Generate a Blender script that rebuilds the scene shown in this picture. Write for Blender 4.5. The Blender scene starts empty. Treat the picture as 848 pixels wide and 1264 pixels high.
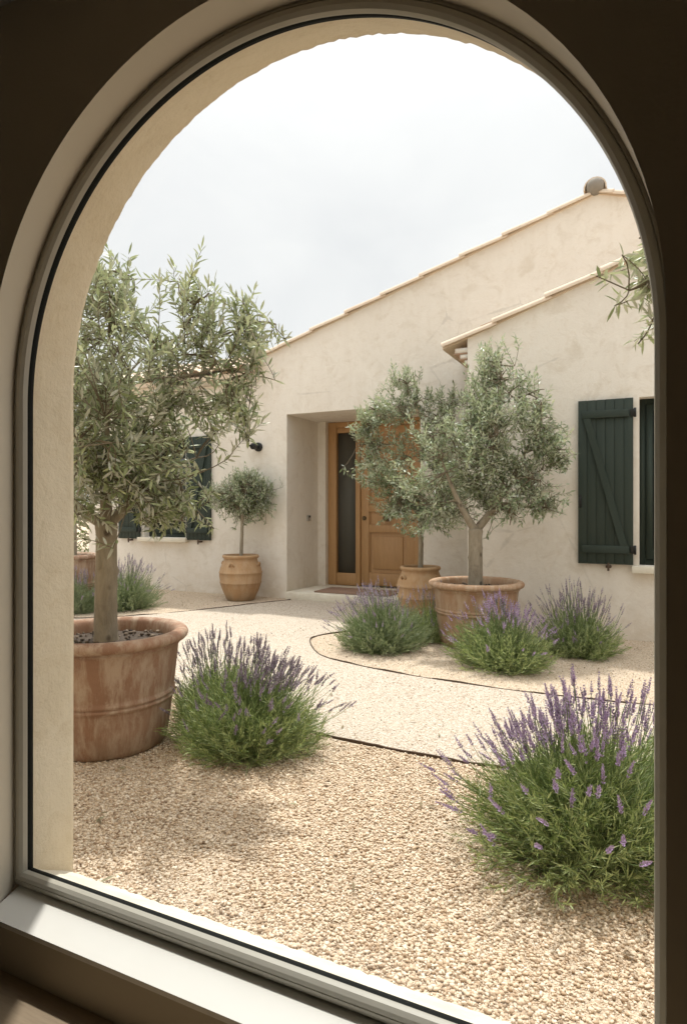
import bpy, math, random
import numpy as np
from mathutils import Vector
from mathutils.geometry import delaunay_2d_cdt

scene = bpy.context.scene
COL = scene.collection
PI = math.pi
R = math.radians

# ------------------------------------------------------------------ node helpers
class NT:
    def __init__(s, name):
        s.m = bpy.data.materials.new(name); s.m.use_nodes = True
        s.t = s.m.node_tree; s.t.nodes.clear()
        s.out = s.n('ShaderNodeOutputMaterial')
        s.p = s.n('ShaderNodeBsdfPrincipled')
        s.l(s.p.outputs[0], s.out.inputs[0])
        s._tc = None
    def n(s, typ, **kw):
        o = s.t.nodes.new(typ)
        for k, v in kw.items(): setattr(o, k, v)
        return o
    def l(s, a, b): s.t.links.new(a, b)
    def tc(s):
        if not s._tc: s._tc = s.n('ShaderNodeTexCoord')
        return s._tc.outputs['Object']
    def mapping(s, scale=(1, 1, 1), rot=(0, 0, 0)):
        mp = s.n('ShaderNodeMapping'); s.l(s.tc(), mp.inputs[0])
        mp.inputs['Scale'].default_value = scale; mp.inputs['Rotation'].default_value = rot
        return mp.outputs[0]
    def noise(s, scale, detail=4, rough=.55, vec=None, dist=0.0):
        o = s.n('ShaderNodeTexNoise'); s.l(vec or s.tc(), o.inputs['Vector'])
        o.inputs['Scale'].default_value = scale; o.inputs['Detail'].default_value = detail
        o.inputs['Roughness'].default_value = rough; o.inputs['Distortion'].default_value = dist
        return o.outputs[0]
    def voro(s, scale, feature='F1', vec=None):
        o = s.n('ShaderNodeTexVoronoi', feature=feature); s.l(vec or s.tc(), o.inputs['Vector'])
        o.inputs['Scale'].default_value = scale
        return o
    def ramp(s, fac, stops, interp='LINEAR'):
        o = s.n('ShaderNodeValToRGB'); s.l(fac, o.inputs[0]); cr = o.color_ramp; cr.interpolation = interp
        while len(cr.elements) < len(stops): cr.elements.new(.5)
        for e, (p, c) in zip(cr.elements, stops):
            e.position = p; e.color = (c, c, c, 1) if not isinstance(c, tuple) else (*c, 1)
        return o.outputs[0]
    def mix(s, fac, a, b, mode='MIX'):
        o = s.n('ShaderNodeMix', data_type='RGBA', blend_type=mode)
        for sock, v in ((o.inputs[0], fac), (o.inputs[6], a), (o.inputs[7], b)):
            if isinstance(v, (int, float)): sock.default_value = v
            elif isinstance(v, tuple): sock.default_value = (*v, 1)
            else: s.l(v, sock)
        return o.outputs[2]
    def math(s, op, a, b=0.0, clamp=False):
        o = s.n('ShaderNodeMath', operation=op, use_clamp=clamp)
        for sock, v in ((o.inputs[0], a), (o.inputs[1], b)):
            if isinstance(v, (int, float)): sock.default_value = v
            else: s.l(v, sock)
        return o.outputs[0]
    def base(s, c):
        if isinstance(c, tuple): s.p.inputs['Base Color'].default_value = (*c, 1)
        else: s.l(c, s.p.inputs['Base Color'])
    def rough(s, v):
        if isinstance(v, (int, float)): s.p.inputs['Roughness'].default_value = v
        else: s.l(v, s.p.inputs['Roughness'])
    def bump(s, h, strength=.3, dist=.01, prev=None):
        b = s.n('ShaderNodeBump'); s.l(h, b.inputs['Height'])
        b.inputs['Strength'].default_value = strength; b.inputs['Distance'].default_value = dist
        if prev: s.l(prev, b.inputs['Normal'])
        s.l(b.outputs[0], s.p.inputs['Normal']); return b.outputs[0]
    def spec(s, v): s.p.inputs['Specular IOR Level'].default_value = v

def m_plaster(name, c, c2, fine, bs, spots=.5):
    n = NT(name)
    a = n.noise(1.1, 5, .6, dist=.6); b = n.noise(5.5, 6, .65, dist=.8); g = n.noise(60, 4, .7)
    col = n.mix(n.ramp(a, [(.35, 0.), (.7, 1.)]), c, c2)
    pat = n.ramp(b, [(.52, 0.), (.66, 1.)])
    col = n.mix(n.math('MULTIPLY', pat, spots), col, tuple(x * y for x, y in zip(c2, (.86, .83, .78))))
    st = n.noise(2.2, 5, .6, vec=n.mapping((4, 4, .5)))
    col = n.mix(n.math('MULTIPLY', n.ramp(st, [(.5, 0.), (.75, 1.)]), .20), col, tuple(x * y for x, y in zip(c2, (.78, .74, .68))))
    mk = n.noise(13, 5, .7, dist=1.6)                                                        # trowel scrapes
    col = n.mix(n.math('MULTIPLY', n.ramp(mk, [(.57, 0.), (.61, 1.), (.66, .2), (.8, 0.)]), .26), col, tuple(x * y for x, y in zip(c2, (.80, .73, .62))))
    mk2 = n.noise(7.5, 6, .7, dist=2.2)
    col = n.mix(n.math('MULTIPLY', n.ramp(mk2, [(.60, 0.), (.66, 1.), (.72, 0.)]), .35), col, tuple(min(.84, x * 1.10) for x in c))
    cr = n.voro(1.15, 'DISTANCE_TO_EDGE', vec=None)
    hair = n.ramp(n.math('ADD', cr.outputs['Distance'], n.math('MULTIPLY', n.noise(6, 4), .05)), [(.026, 1.), (.031, 0.)])
    hair = n.math('MULTIPLY', hair, n.ramp(n.noise(.9, 2), [(.54, 0.), (.62, .35)]))
    col = n.mix(hair, col, tuple(x * .6 for x in c2))
    sx = n.n('ShaderNodeSeparateXYZ'); n.l(n.tc(), sx.inputs[0])
    sp = n.math('MULTIPLY', n.math('SUBTRACT', 1.0, n.math('DIVIDE', sx.outputs[2], .34), True), n.ramp(n.noise(7, 6, .65), [(.36, 0.), (.62, 1.)]))
    col = n.mix(n.math('MULTIPLY', sp, .55), col, tuple(x * y for x, y in zip(c2, (.78, .70, .58))))    # earth splashed up from the gravel
    n.base(col); n.rough(.92); n.spec(.2)
    p = n.bump(n.noise(9, 6, .6, dist=.5), .35, .02); p = n.bump(mk, .25, .006, p)
    n.bump(g, bs, fine, p)
    return n.m

M = {}
M['facade'] = m_plaster('lime_render', (.79, .74, .665), (.735, .675, .595), .004, .22)
M['outer'] = m_plaster('sandy_render', (.73, .65, .51), (.69, .60, .45), .004, .8, .35)

n = NT('shaded_wall_paint'); a = n.noise(3, 4); n.base(n.mix(a, (.50, .435, .33), (.53, .465, .36))); n.rough(.8); n.bump(n.noise(140, 3), .12, .002); M['paint'] = n.m  # same paint as the reveal, its colour darkened for the unlit wall face
n = NT('lit_reveal_paint'); a = n.noise(4, 4); n.base(n.mix(a, (.60, .54, .44), (.64, .58, .48))); n.rough(.75); n.bump(n.noise(120, 3), .1, .002); M['reveal'] = n.m  # lighter copy of the wall paint, window light put into its colour
n = NT('pale_room_paint'); n.base((.52, .47, .38)); n.rough(.85); M['pale'] = n.m
n = NT('white_sill_paint'); a = n.noise(6, 5); n.base(n.mix(a, (.74, .72, .66), (.80, .78, .73))); n.rough(.45); n.bump(n.noise(90, 4), .06, .002); M['sill'] = n.m
n = NT('window_metal'); a = n.noise(25, 4); n.base(n.mix(a, (.47, .445, .375), (.52, .49, .415))); n.rough(.38); n.bump(n.noise(300, 2), .05, .001); M['frame'] = n.m
n = NT('black_rubber'); n.base((.010, .011, .010)); n.rough(.75); n.spec(.15); M['gasket'] = n.m
n = NT('pale_stone'); a = n.noise(7, 6, .65); b = n.noise(70, 3)
n.base(n.mix(n.ramp(a, [(.4, 0.), (.7, 1.)]), (.72, .67, .56), (.60, .53, .42))); n.rough(.85); n.bump(n.math('ADD', a, b), .35, .006); M['stone'] = n.m

# clear window pane: mirror reflection by Fresnel over straight transmission
n = NT('clear_glass'); n.t.nodes.remove(n.p)
tr = n.n('ShaderNodeBsdfTransparent'); tr.inputs[0].default_value = (.985, .99, .985, 1)
gl = n.n('ShaderNodeBsdfGlossy'); gl.inputs['Roughness'].default_value = .0
lw = n.n('ShaderNodeLayerWeight'); lw.inputs[0].default_value = .5
fres = n.math('ADD', n.math('MULTIPLY', n.math('POWER', lw.outputs['Facing'], 5.0), .9), .035)
mx = n.n('ShaderNodeMixShader'); n.l(fres, mx.inputs[0]); n.l(tr.outputs[0], mx.inputs[1]); n.l(gl.outputs[0], mx.inputs[2]); n.l(mx.outputs[0], n.out.inputs[0]); M['glass'] = n.m
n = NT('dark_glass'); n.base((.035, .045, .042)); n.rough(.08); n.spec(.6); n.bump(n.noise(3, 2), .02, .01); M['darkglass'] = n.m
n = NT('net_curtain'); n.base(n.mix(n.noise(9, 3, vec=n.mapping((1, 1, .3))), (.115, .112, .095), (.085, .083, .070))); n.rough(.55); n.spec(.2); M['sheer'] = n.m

def m_wood(name, c1, c2, c3, axis, rough=.5):
    n = NT(name)
    sc = {'z': (14, 14, 1.0), 'x': (1.0, 14, 14)}[axis]
    v = n.mapping(sc)
    a = n.noise(3.2, 6, .6, vec=v, dist=1.2); b = n.noise(16, 4, .6, vec=v)
    col = n.mix(n.ramp(a, [(.3, 0.), (.7, 1.)]), c1, c2)
    col = n.mix(n.ramp(b, [(.5, 0.), (.8, .6)]), col, c3)
    n.base(col); n.rough(rough); n.bump(b, .12, .002); return n.m
M['oak'] = m_wood('honey_oak', (.47, .275, .12), (.39, .22, .092), (.28, .15, .062), 'z')
M['oakdark'] = m_wood('shaded_oak', (.26, .125, .042), (.20, .092, .032), (.14, .06, .02), 'z')
M['parquet'] = m_wood('oak_parquet', (.36, .27, .175), (.30, .22, .14), (.21, .15, .09), 'x', .4)

n = NT('shutter_green'); a = n.noise(5, 5, vec=n.mapping((8, 8, 1)))
n.base(n.mix(a, (.022, .034, .026), (.036, .050, .041))); n.rough(.6); n.spec(.3); n.bump(n.noise(60, 4, vec=n.mapping((6, 6, .6))), .15, .002); M['green'] = n.m
n = NT('black_iron'); n.base((.015, .015, .014)); n.rough(.45); n.p.inputs['Metallic'].default_value = .3; M['iron'] = n.m
n = NT('brushed_steel'); n.base((.5, .5, .48)); n.rough(.35); n.p.inputs['Metallic'].default_value = .8; M['steel'] = n.m
n = NT('aged_brass'); n.base((.10, .07, .035)); n.rough(.4); n.p.inputs['Metallic'].default_value = .7; M['brass'] = n.m
n = NT('rusted_edging'); a = n.noise(30, 4); n.base(n.mix(a, (.045, .03, .02), (.11, .065, .038))); n.rough(.85); M['rust'] = n.m
n = NT('woven_mat'); a = n.noise(50, 4); n.base(n.mix(a, (.22, .13, .09), (.31, .20, .14))); n.rough(.95); n.bump(a, .5, .004); M['mat'] = n.m

n = NT('clay_tile'); a = n.noise(4, 5, .6); b = n.noise(35, 4)
r_ = n.n('ShaderNodeNewGeometry')
col = n.mix(n.ramp(a, [(.35, 0.), (.7, 1.)]), (.68, .55, .42), (.58, .44, .32))
col = n.mix(n.math('MULTIPLY', r_.outputs['Random Per Island'], .5), col, (.70, .61, .49))
col = n.mix(n.ramp(b, [(.62, 0.), (.75, .5)]), col, (.25, .2, .15))
n.base(col); n.rough(.85); n.bump(b, .3, .004); M['tile'] = n.m
n = NT('grey_mortar'); a = n.noise(14, 5); n.base(n.mix(a, (.30, .27, .23), (.20, .18, .155))); n.rough(.95); n.bump(a, .5, .01); M['mortar'] = n.m
n = NT('brick_red'); a = n.noise(20, 4); n.base(n.mix(a, (.42, .29, .2), (.34, .21, .14))); n.rough(.9); M['brick'] = n.m

def m_clay(name, c1, c2, c3, bloom, amt):
    n = NT(name)
    a = n.noise(3.6, 6, .62, dist=.7); b = n.noise(11, 8, .74, dist=.25, vec=n.mapping((1.7, 1.7, .40))); g = n.noise(45, 4, .65)
    col = n.mix(n.ramp(a, [(.32, 0.), (.68, 1.)]), c1, c2)
    col = n.mix(n.ramp(n.noise(2.3, 5, .6), [(.5, 0.), (.72, .7)]), col, c3)
    col = n.mix(n.math('MULTIPLY', n.ramp(b, [(.45, 0.), (.59, 1.)]), amt), col, bloom)
    col = n.mix(n.ramp(g, [(.6, 0.), (.8, .35)]), col, tuple(x * .6 for x in c2))
    sx = n.n('ShaderNodeSeparateXYZ'); n.l(n.tc(), sx.inputs[0])
    foot = n.math('MULTIPLY', n.math('SUBTRACT', 1.0, n.math('DIVIDE', sx.outputs[2], .11), True), n.ramp(n.noise(9, 5), [(.35, 0.), (.65, 1.)]))
    col = n.mix(n.math('MULTIPLY', foot, .7), col, (.20, .155, .105))       # mottled darker brown towards the foot of the pot
    n.base(col); n.rough(.85); n.spec(.25)
    p = n.bump(b, .25, .006); n.bump(g, .25, .003, p)
    return n.m
M['pot'] = m_clay('terracotta', (.37, .215, .14), (.275, .155, .10), (.40, .265, .18), (.52, .405, .305), .75)
M['potpale'] = m_clay('pale_terracotta', (.43, .27, .165), (.35, .205, .12), (.48, .32, .205), (.52, .40, .29), .7)
M['jar'] = m_clay('ochre_clay', (.45, .285, .15), (.37, .22, .115), (.33, .20, .11), (.50, .37, .24), .5)
n = NT('potting_soil'); a = n.voro(70).outputs['Color']; n.base(n.mix(n.noise(60, 3), (.035, .024, .016), (.10, .07, .048))); n.rough(.95); n.bump(n.noise(80, 3), .8, .012); M['soil'] = n.m
n = NT('bark_mulch'); g_ = n.n('ShaderNodeNewGeometry'); n.base(n.ramp(g_.outputs['Random Per Island'], [(0, (.03, .02, .014)), (.7, (.11, .075, .05)), (1, (.28, .22, .16))])); n.rough(.9); M['mulch'] = n.m

# gravel
STOPS = [(0., (.17, .11, .065)), (.07, (.33, .23, .145)), (.20, (.50, .375, .25)), (.4, (.65, .53, .385)), (.75, (.76, .66, .51)), (1., (.83, .76, .63))]
STOPS = [(p, (c[0], c[1] * 1.01, min(.8, c[2] * 1.09))) for p, c in STOPS]
def m_gravel(name, stops, scales, tint):
    n = NT(name)
    v1 = n.voro(scales[0]); v2 = n.voro(scales[1])
    s1 = n.n('ShaderNodeSeparateColor'); n.l(v1.outputs['Color'], s1.inputs[0])
    s2 = n.n('ShaderNodeSeparateColor'); n.l(v2.outputs['Color'], s2.inputs[0])
    c1 = n.ramp(s1.outputs[0], stops); c2 = n.ramp(s2.outputs[1], stops)
    sel = n.ramp(n.noise(scales[0] * .5, 2), [(.45, 0.), (.55, 1.)])
    col = n.mix(sel, c1, c2)
    big = n.noise(1.3, 5, .6)
    col = n.mix(n.math('MULTIPLY', n.ramp(big, [(.35, 0.), (.7, 1.)]), .5), col, tint)
    gap = n.ramp(v1.outputs['Distance'], [(.45, 0.), (.75, 1.)])
    col = n.mix(n.math('MULTIPLY', gap, .4), col, (.34, .25, .165))        # darker brown between the stones
    n.base(col); n.rough(.85); n.spec(.25)
    h = n.math('SUBTRACT', 1.0, v1.outputs['Distance']); h2 = n.math('SUBTRACT', 1.0, v2.outputs['Distance'])
    p = n.bump(h, .8, .009); p = n.bump(h2, .5, .005, p); n.bump(n.noise(2.5, 5), .3, .04, p)
    return n.m
TAN = [(p, (c[0] * .985, c[1] * .94, c[2] * .87)) for p, c in STOPS]
M['gravel'] = m_gravel('cream_gravel', TAN, (135, 230), (.65, .525, .385))
M['path'] = m_gravel('fine_pale_gravel', [(p, tuple(min(.70, x * .84 + .02) for x in c)) for p, c in STOPS], (110, 190), (.60, .53, .43))
n = NT('pebble_stone'); g_ = n.n('ShaderNodeNewGeometry')
c_ = n.ramp(g_.outputs['Random Per Island'], TAN); n.base(n.mix(n.math('MULTIPLY', n.noise(150, 3), .35), c_, (.63, .49, .335))); n.rough(.8); n.spec(.3); M['pebble'] = n.m
n = NT('pale_pebble_stone'); g_ = n.n('ShaderNodeNewGeometry'); n.base(n.ramp(g_.outputs['Random Per Island'], STOPS)); n.rough(.8); n.spec(.3); M['pebblepale'] = n.m

# plants
def m_leaf(name, tops, under, trans, rough=.45):
    n = NT(name)
    g = n.n('ShaderNodeNewGeometry')
    top = n.ramp(g.outputs['Random Per Island'], tops)
    col = n.mix(g.outputs['Backfacing'], top, under)
    n.base(col); n.rough(rough); n.spec(.4)
    t = n.n('ShaderNodeBsdfTranslucent'); n.l(n.mix(.5, top, (.26, .30, .08)), t.inputs[0])
    mx = n.n('ShaderNodeMixShader'); mx.inputs[0].default_value = trans
    n.l(n.p.outputs[0], mx.inputs[1]); n.l(t.outputs[0], mx.inputs[2]); n.l(mx.outputs[0], n.out.inputs[0])
    return n.m
M['olive'] = m_leaf('olive_leaf', [(0, (0.192, 0.233, 0.118)), (.4, (0.286, 0.338, 0.183)), (.75, (0.407, 0.460, 0.264)), (.95, (0.571, 0.619, 0.367)), (1, (0.620, 0.620, 0.345))], (0.620, 0.620, 0.570), .34, .38)
M['olivegrey'] = m_leaf('olive_leaf_silver', [(0, (.16, .215, .115)), (.4, (.27, .34, .195)), (.75, (.40, .46, .285)), (1, (.60, .62, .45))], (.58, .62, .53), .32, .4)
M['hedge'] = m_leaf('hedge_leaf', [(0, (.05, .085, .02)), (.5, (.10, .15, .035)), (1, (.19, .23, .06))], (.13, .17, .06), .3)
M['lavleaf'] = m_leaf('lavender_leaf', [(0, (0.169, 0.243, 0.075)), (.45, (0.259, 0.355, 0.109)), (.85, (0.378, 0.477, 0.155)), (1, (0.578, 0.598, 0.296))], (0.439, 0.504, 0.250), .28, .6)
M['lavpale'] = m_leaf('lavender_leaf_grey', [(0, (0.141, 0.191, 0.090)), (.45, (0.215, 0.271, 0.133)), (.85, (0.302, 0.356, 0.187)), (1, (0.430, 0.462, 0.290))], (0.323, 0.370, 0.229), .28, .6)
M['blossom'] = m_leaf('lavender_blossom', [(0, (0.182, 0.117, 0.230)), (.3, (0.344, 0.237, 0.444)), (.7, (0.579, 0.419, 0.660)), (1, (0.660, 0.660, 0.660))], (0.430, 0.300, 0.497), .22, .7)
M['blossomdark'] = m_leaf('lavender_blossom_faded', [(0, (0.134, 0.098, 0.139)), (.4, (0.277, 0.206, 0.304)), (.8, (0.467, 0.368, 0.517)), (1, (0.620, 0.610, 0.620))], (0.323, 0.251, 0.344), .22, .7)
n = NT('lavender_stem'); n.base((.17, .235, .09)); n.rough(.7); M['stem'] = n.m
n = NT('olive_bark'); a = n.noise(9, 6, .65, vec=n.mapping((3, 3, .8)), dist=.6); b = n.noise(50, 4)
col = n.mix(n.ramp(a, [(.35, 0.), (.65, 1.)]), (.23, .19, .135), (.36, .31, .235))
col = n.mix(n.ramp(n.noise(6, 4), [(.6, 0.), (.72, .8)]), col, (.12, .085, .055))
kn = n.ramp(n.voro(11, vec=n.mapping((1, 1, .8))).outputs['Distance'], [(.10, 1.), (.19, 0.)])
col = n.mix(n.math('MULTIPLY', kn, n.ramp(n.noise(5, 2), [(.42, 0.), (.5, .85)])), col, (.075, .05, .032))
n.base(col); n.rough(.9); p_ = n.bump(a, .8, .015); n.bump(b, .4, .003, p_); M['bark'] = n.m
n = NT('twig_bark'); n.base(n.mix(n.noise(20, 3), (.13, .10, .065), (.21, .17, .115))); n.rough(.9); M['twig'] = n.m

# ------------------------------------------------------------------ mesh helpers
class MB:
    """collects vertices and polygons; build() links them as ONE mesh object"""
    def __init__(s): s.V = []; s.F = []; s.n = 0
    def add(s, V, F):
        V = np.asarray(V, float); o = s.n
        s.V.append(V); s.n += len(V)
        if isinstance(F, np.ndarray): s.F.append(F + o)
        else: s.F.extend([[i + o for i in f] for f in F])
    def box(s, x0, x1, y0, y1, z0, z1, bev=0.0):
        if bev <= 0:
            V = [(x, y, z) for z in (z0, z1) for y in (y0, y1) for x in (x0, x1)]
            s.add(V, [(0, 2, 3, 1), (4, 5, 7, 6), (0, 1, 5, 4), (2, 6, 7, 3), (0, 4, 6, 2), (1, 3, 7, 5)]); return
        import bmesh
        bm = bmesh.new(); bmesh.ops.create_cube(bm, size=1)
        for v in bm.verts: v.co = Vector(((x0 + x1) / 2 + v.co.x * (x1 - x0), (y0 + y1) / 2 + v.co.y * (y1 - y0), (z0 + z1) / 2 + v.co.z * (z1 - z0)))
        bmesh.ops.bevel(bm, geom=bm.edges[:], offset=bev, segments=2, affect='EDGES', profile=.5)
        bm.verts.index_update()
        s.add([v.co[:] for v in bm.verts], [[v.index for v in f.verts] for f in bm.faces]); bm.free()
    def quad(s, a, b, c, d): s.add([a, b, c, d], [(0, 1, 2, 3)])
    def loft(s, A, B, closed=False):
        k = len(A); V = list(A) + list(B); F = []
        for i in range(k if closed else k - 1):
            j = (i + 1) % k; F.append((i, j, k + j, k + i))
        s.add(V, F)
    def tube(s, P, rad, sides=6, cap=True):
        P = np.asarray(P, float); k = len(P); rad = np.broadcast_to(np.asarray(rad, float), (k,))
        T = np.gradient(P, axis=0); T /= np.linalg.norm(T, axis=1)[:, None] + 1e-12
        ref = np.array([0, 0, 1.]) if abs(T[0, 2]) < .9 else np.array([1., 0, 0])
        V = np.zeros((k, sides, 3)); ang = np.arange(sides) * 2 * PI / sides
        A = np.cross(T[0], ref); A /= np.linalg.norm(A)
        for i in range(k):
            A = A - T[i] * A.dot(T[i]); A /= np.linalg.norm(A) + 1e-12; B = np.cross(T[i], A)
            V[i] = P[i] + rad[i] * (np.cos(ang)[:, None] * A + np.sin(ang)[:, None] * B)
        F = []
        for i in range(k - 1):
            for j in range(sides):
                q = (j + 1) % sides; F.append((i * sides + j, i * sides + q, (i + 1) * sides + q, (i + 1) * sides + j))
        if cap: F.append(tuple(range(sides))[::-1]); F.append(tuple((k - 1) * sides + j for j in range(sides)))
        s.add(V.reshape(-1, 3), F)
    def lathe(s, prof, seg=72, c=(0, 0, 0), wob=0.0, seed=0):
        prof = np.asarray(prof, float); k = len(prof); a = np.arange(seg) * 2 * PI / seg
        rg = np.random.RandomState(seed); w = 1 + wob * sum(rg.randn() * np.sin((q + 1) * a + rg.rand() * 6) for q in range(4))
        V = np.stack([prof[:, 0][:, None] * (np.cos(a) * w)[None] + c[0], prof[:, 0][:, None] * (np.sin(a) * w)[None] + c[1],
                      np.repeat(prof[:, 1][:, None], seg, 1) + c[2]], -1).reshape(-1, 3)
        F = [(i * seg + j, i * seg + (j + 1) % seg, (i + 1) * seg + (j + 1) % seg, (i + 1) * seg + j) for i in range(k - 1) for j in range(seg)]
        s.add(V, F)
    def holed(s, outer, holes, f, flip=False):
        """flat polygon with holes; f maps 2-D to 3-D"""
        P = []; E = []
        for l in [outer] + holes:
            o = len(P); k = len(l); P += [Vector((p[0], p[1])) for p in l]; E += [(o + i, o + (i + 1) % k) for i in range(k)]
        Q, _, T = delaunay_2d_cdt(P, E, [], 0, 1e-7)[:3]
        def inside(x, y, l):
            c = False; k = len(l)
            for i in range(k):
                (xa, ya), (xb, yb) = l[i][:2], l[(i + 1) % k][:2]
                if (ya > y) != (yb > y) and x < (xb - xa) * (y - ya) / (yb - ya) + xa: c = not c
            return c
        F = []
        for t in T:
            x = sum(Q[i].x for i in t) / 3; y = sum(Q[i].y for i in t) / 3
            if inside(x, y, outer) and not any(inside(x, y, h) for h in holes): F.append(tuple(t)[::-1] if flip else tuple(t))
        s.add([f(p.x, p.y) for p in Q], F)
    def build(s, name, mat, parent=None, off=(0, 0, 0), smooth=False, ang=40):
        V = np.concatenate(s.V) - np.asarray(off, float)
        tri = [f for f in s.F if isinstance(f, np.ndarray)]; pol = [f for f in s.F if not isinstance(f, np.ndarray)]
        loops = []; tot = []
        for f in pol: loops.extend(f); tot.append(len(f))
        L = np.array(loops, np.int32); N = np.array(tot, np.int32)
        for t in tri:
            L = np.concatenate([L, t.reshape(-1).astype(np.int32)]); N = np.concatenate([N, np.full(len(t), t.shape[1], np.int32)])
        me = bpy.data.meshes.new(name)
        me.vertices.add(len(V)); me.vertices.foreach_set('co', V.astype(np.float32).ravel())
        me.loops.add(len(L)); me.loops.foreach_set('vertex_index', L)
        me.polygons.add(len(N)); st = np.concatenate([[0], np.cumsum(N)[:-1]]).astype(np.int32)
        me.polygons.foreach_set('loop_start', st)
        me.update(calc_edges=True); me.validate()
        if smooth:
            me.polygons.foreach_set('use_smooth', np.ones(len(me.polygons), bool))
            if ang: 
                try: me.set_sharp_from_angle(angle=R(ang))
                except Exception: pass
        me.materials.append(mat)
        o = bpy.data.objects.new(name, me); COL.objects.link(o)
        if parent: o.parent = parent
        return o

def thing(name, label, cat, loc=(0, 0, 0), rz=0, group=None):
    o = bpy.data.objects.new(name, None); COL.objects.link(o); o.location = loc; o.rotation_euler = (0, 0, rz)
    o.empty_display_size = .1
    o['label'] = label; o['category'] = cat
    if group: o['group'] = group
    return o
def tag(o, label=None, cat=None, group=None, kind=None):
    for k, v in (('label', label), ('category', cat), ('group', group), ('kind', kind)):
        if v: o[k] = v
    return o

# ------------------------------------------------------------------ camera
TH = math.atan(384 / 790)
CT, ST = math.cos(TH), math.sin(TH)
EYE = 1.0
cam = bpy.data.cameras.new('camera'); co = bpy.data.objects.new('camera', cam); COL.objects.link(co)
co.location = (0, 0, EYE); co.rotation_euler = (PI / 2, 0, TH)
cam.sensor_fit = 'HORIZONTAL'; cam.sensor_width = 36; cam.lens = 790 / 848 * 36
cam.shift_y = -2 / 848; cam.clip_start = .02; cam.clip_end = 2000
scene.camera = co
def rf(r, f):                       # right/forward offsets as seen from the room -> world x, y
    return np.array([r * CT - f * ST, r * ST + f * CT])

# ------------------------------------------------------------------ ground
b = MB(); b.quad((-300, -300, 0), (300, -300, 0), (300, 300, 0), (-300, 300, 0)); b.build('ground', M['gravel'])['kind'] = 'structure'

def spline(P, k=12):
    P = np.asarray(P, float); Q = []
    E = np.vstack([2 * P[0] - P[1], P, 2 * P[-1] - P[-2]])
    for i in range(1, len(E) - 2):
        for t in np.arange(k) / k:
            a, b_, c, d = E[i - 1:i + 3]
            Q.append(.5 * (2 * b_ + (c - a) * t + (2 * a - 5 * b_ + 4 * c - d) * t * t + (3 * b_ - a - 3 * c + d) * t ** 3))
    Q.append(P[-1]); return np.array(Q)
E1 = spline([(-14, 3.6), (-7, 3.55), (-4.2, 3.3), (-2.8, 2.95), (-1.9, 2.62), (-1.33, 2.51), (-.93, 2.485), (-.55, 2.49), (.2, 2.55), (1.5, 2.85), (4, 3.5), (9, 5)])
E2 = spline([(-1.05, 5.33), (-1.6, 5.24), (-2.0, 5.0), (-2.31, 4.68), (-2.41, 4.45), (-2.33, 4.22), (-2.05, 3.88), (-1.72, 3.74), (-1.36, 3.655), (-1.0, 3.61), (-.6, 3.59), (-.3, 3.6), (0, 3.64), (1.0, 3.9), (3, 4.6), (9, 7)])
E3 = spline([(-14, 4.1), (-8, 4.0), (-5.6, 4.0), (-4.82, 4.21), (-4.48, 4.5), (-4.2, 4.92), (-3.98, 5.36), (-3.83, 5.75), (-3.66, 6.1), (-3.62, 6.17)])
b = MB()
poly = [tuple(p) for p in E1] + [tuple(p) for p in E2[::-1]] + [(-1.0, 6.2), (-1.5, 6.22), (-3.6, 6.22)] + [tuple(p) for p in E3[::-1]]
b.holed(poly, [], lambda x, y: (x, y, .004)); b.build('path', M['path'])['kind'] = 'structure'

def edging(P, label, seed):
    rg = np.random.RandomState(seed); P = np.asarray(P)
    L = np.concatenate([[0], np.cumsum(np.linalg.norm(np.diff(P, axis=0), axis=1))]); s = np.arange(0, L[-1], .04)
    X = np.interp(s, L, P[:, 0]); Y = np.interp(s, L, P[:, 1])
    T = np.stack([np.gradient(X), np.gradient(Y)], 1); T /= np.linalg.norm(T, axis=1)[:, None]; Nn = np.stack([-T[:, 1], T[:, 0]], 1)
    wv = np.convolve(rg.randn(len(s) + 8), np.ones(9) / 9, 'valid') * .004
    h = .011 + np.convolve(rg.randn(len(s) + 4), np.ones(5) / 5, 'valid') * .006
    mid = np.array([X.mean(), Y.mean(), 0]); A = np.stack([X, Y], 1) + Nn * wv[:, None]
    b = MB(); w = .0035
    ring = lambda d, z: np.column_stack([A + Nn * d, np.broadcast_to(z, (len(s),))])
    b.loft(ring(-w, -.03), ring(-w, h)); b.loft(ring(-w, h), ring(w, h)); b.loft(ring(w, h), ring(w, -.03))
    o = b.build('garden_edging', M['rust'], off=mid); o.location = mid
    tag(o, label, 'garden edging', 'metal edging strips in the gravel')
edging(E1, 'thin rusty edging strip between the near gravel and the pale path', 1)
edging(E2, 'rusty edging strip curving around the planted island with the big potted olive', 2)
edging(E3, 'dark edging strip curving past the house wall towards the doorstep', 3)

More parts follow.
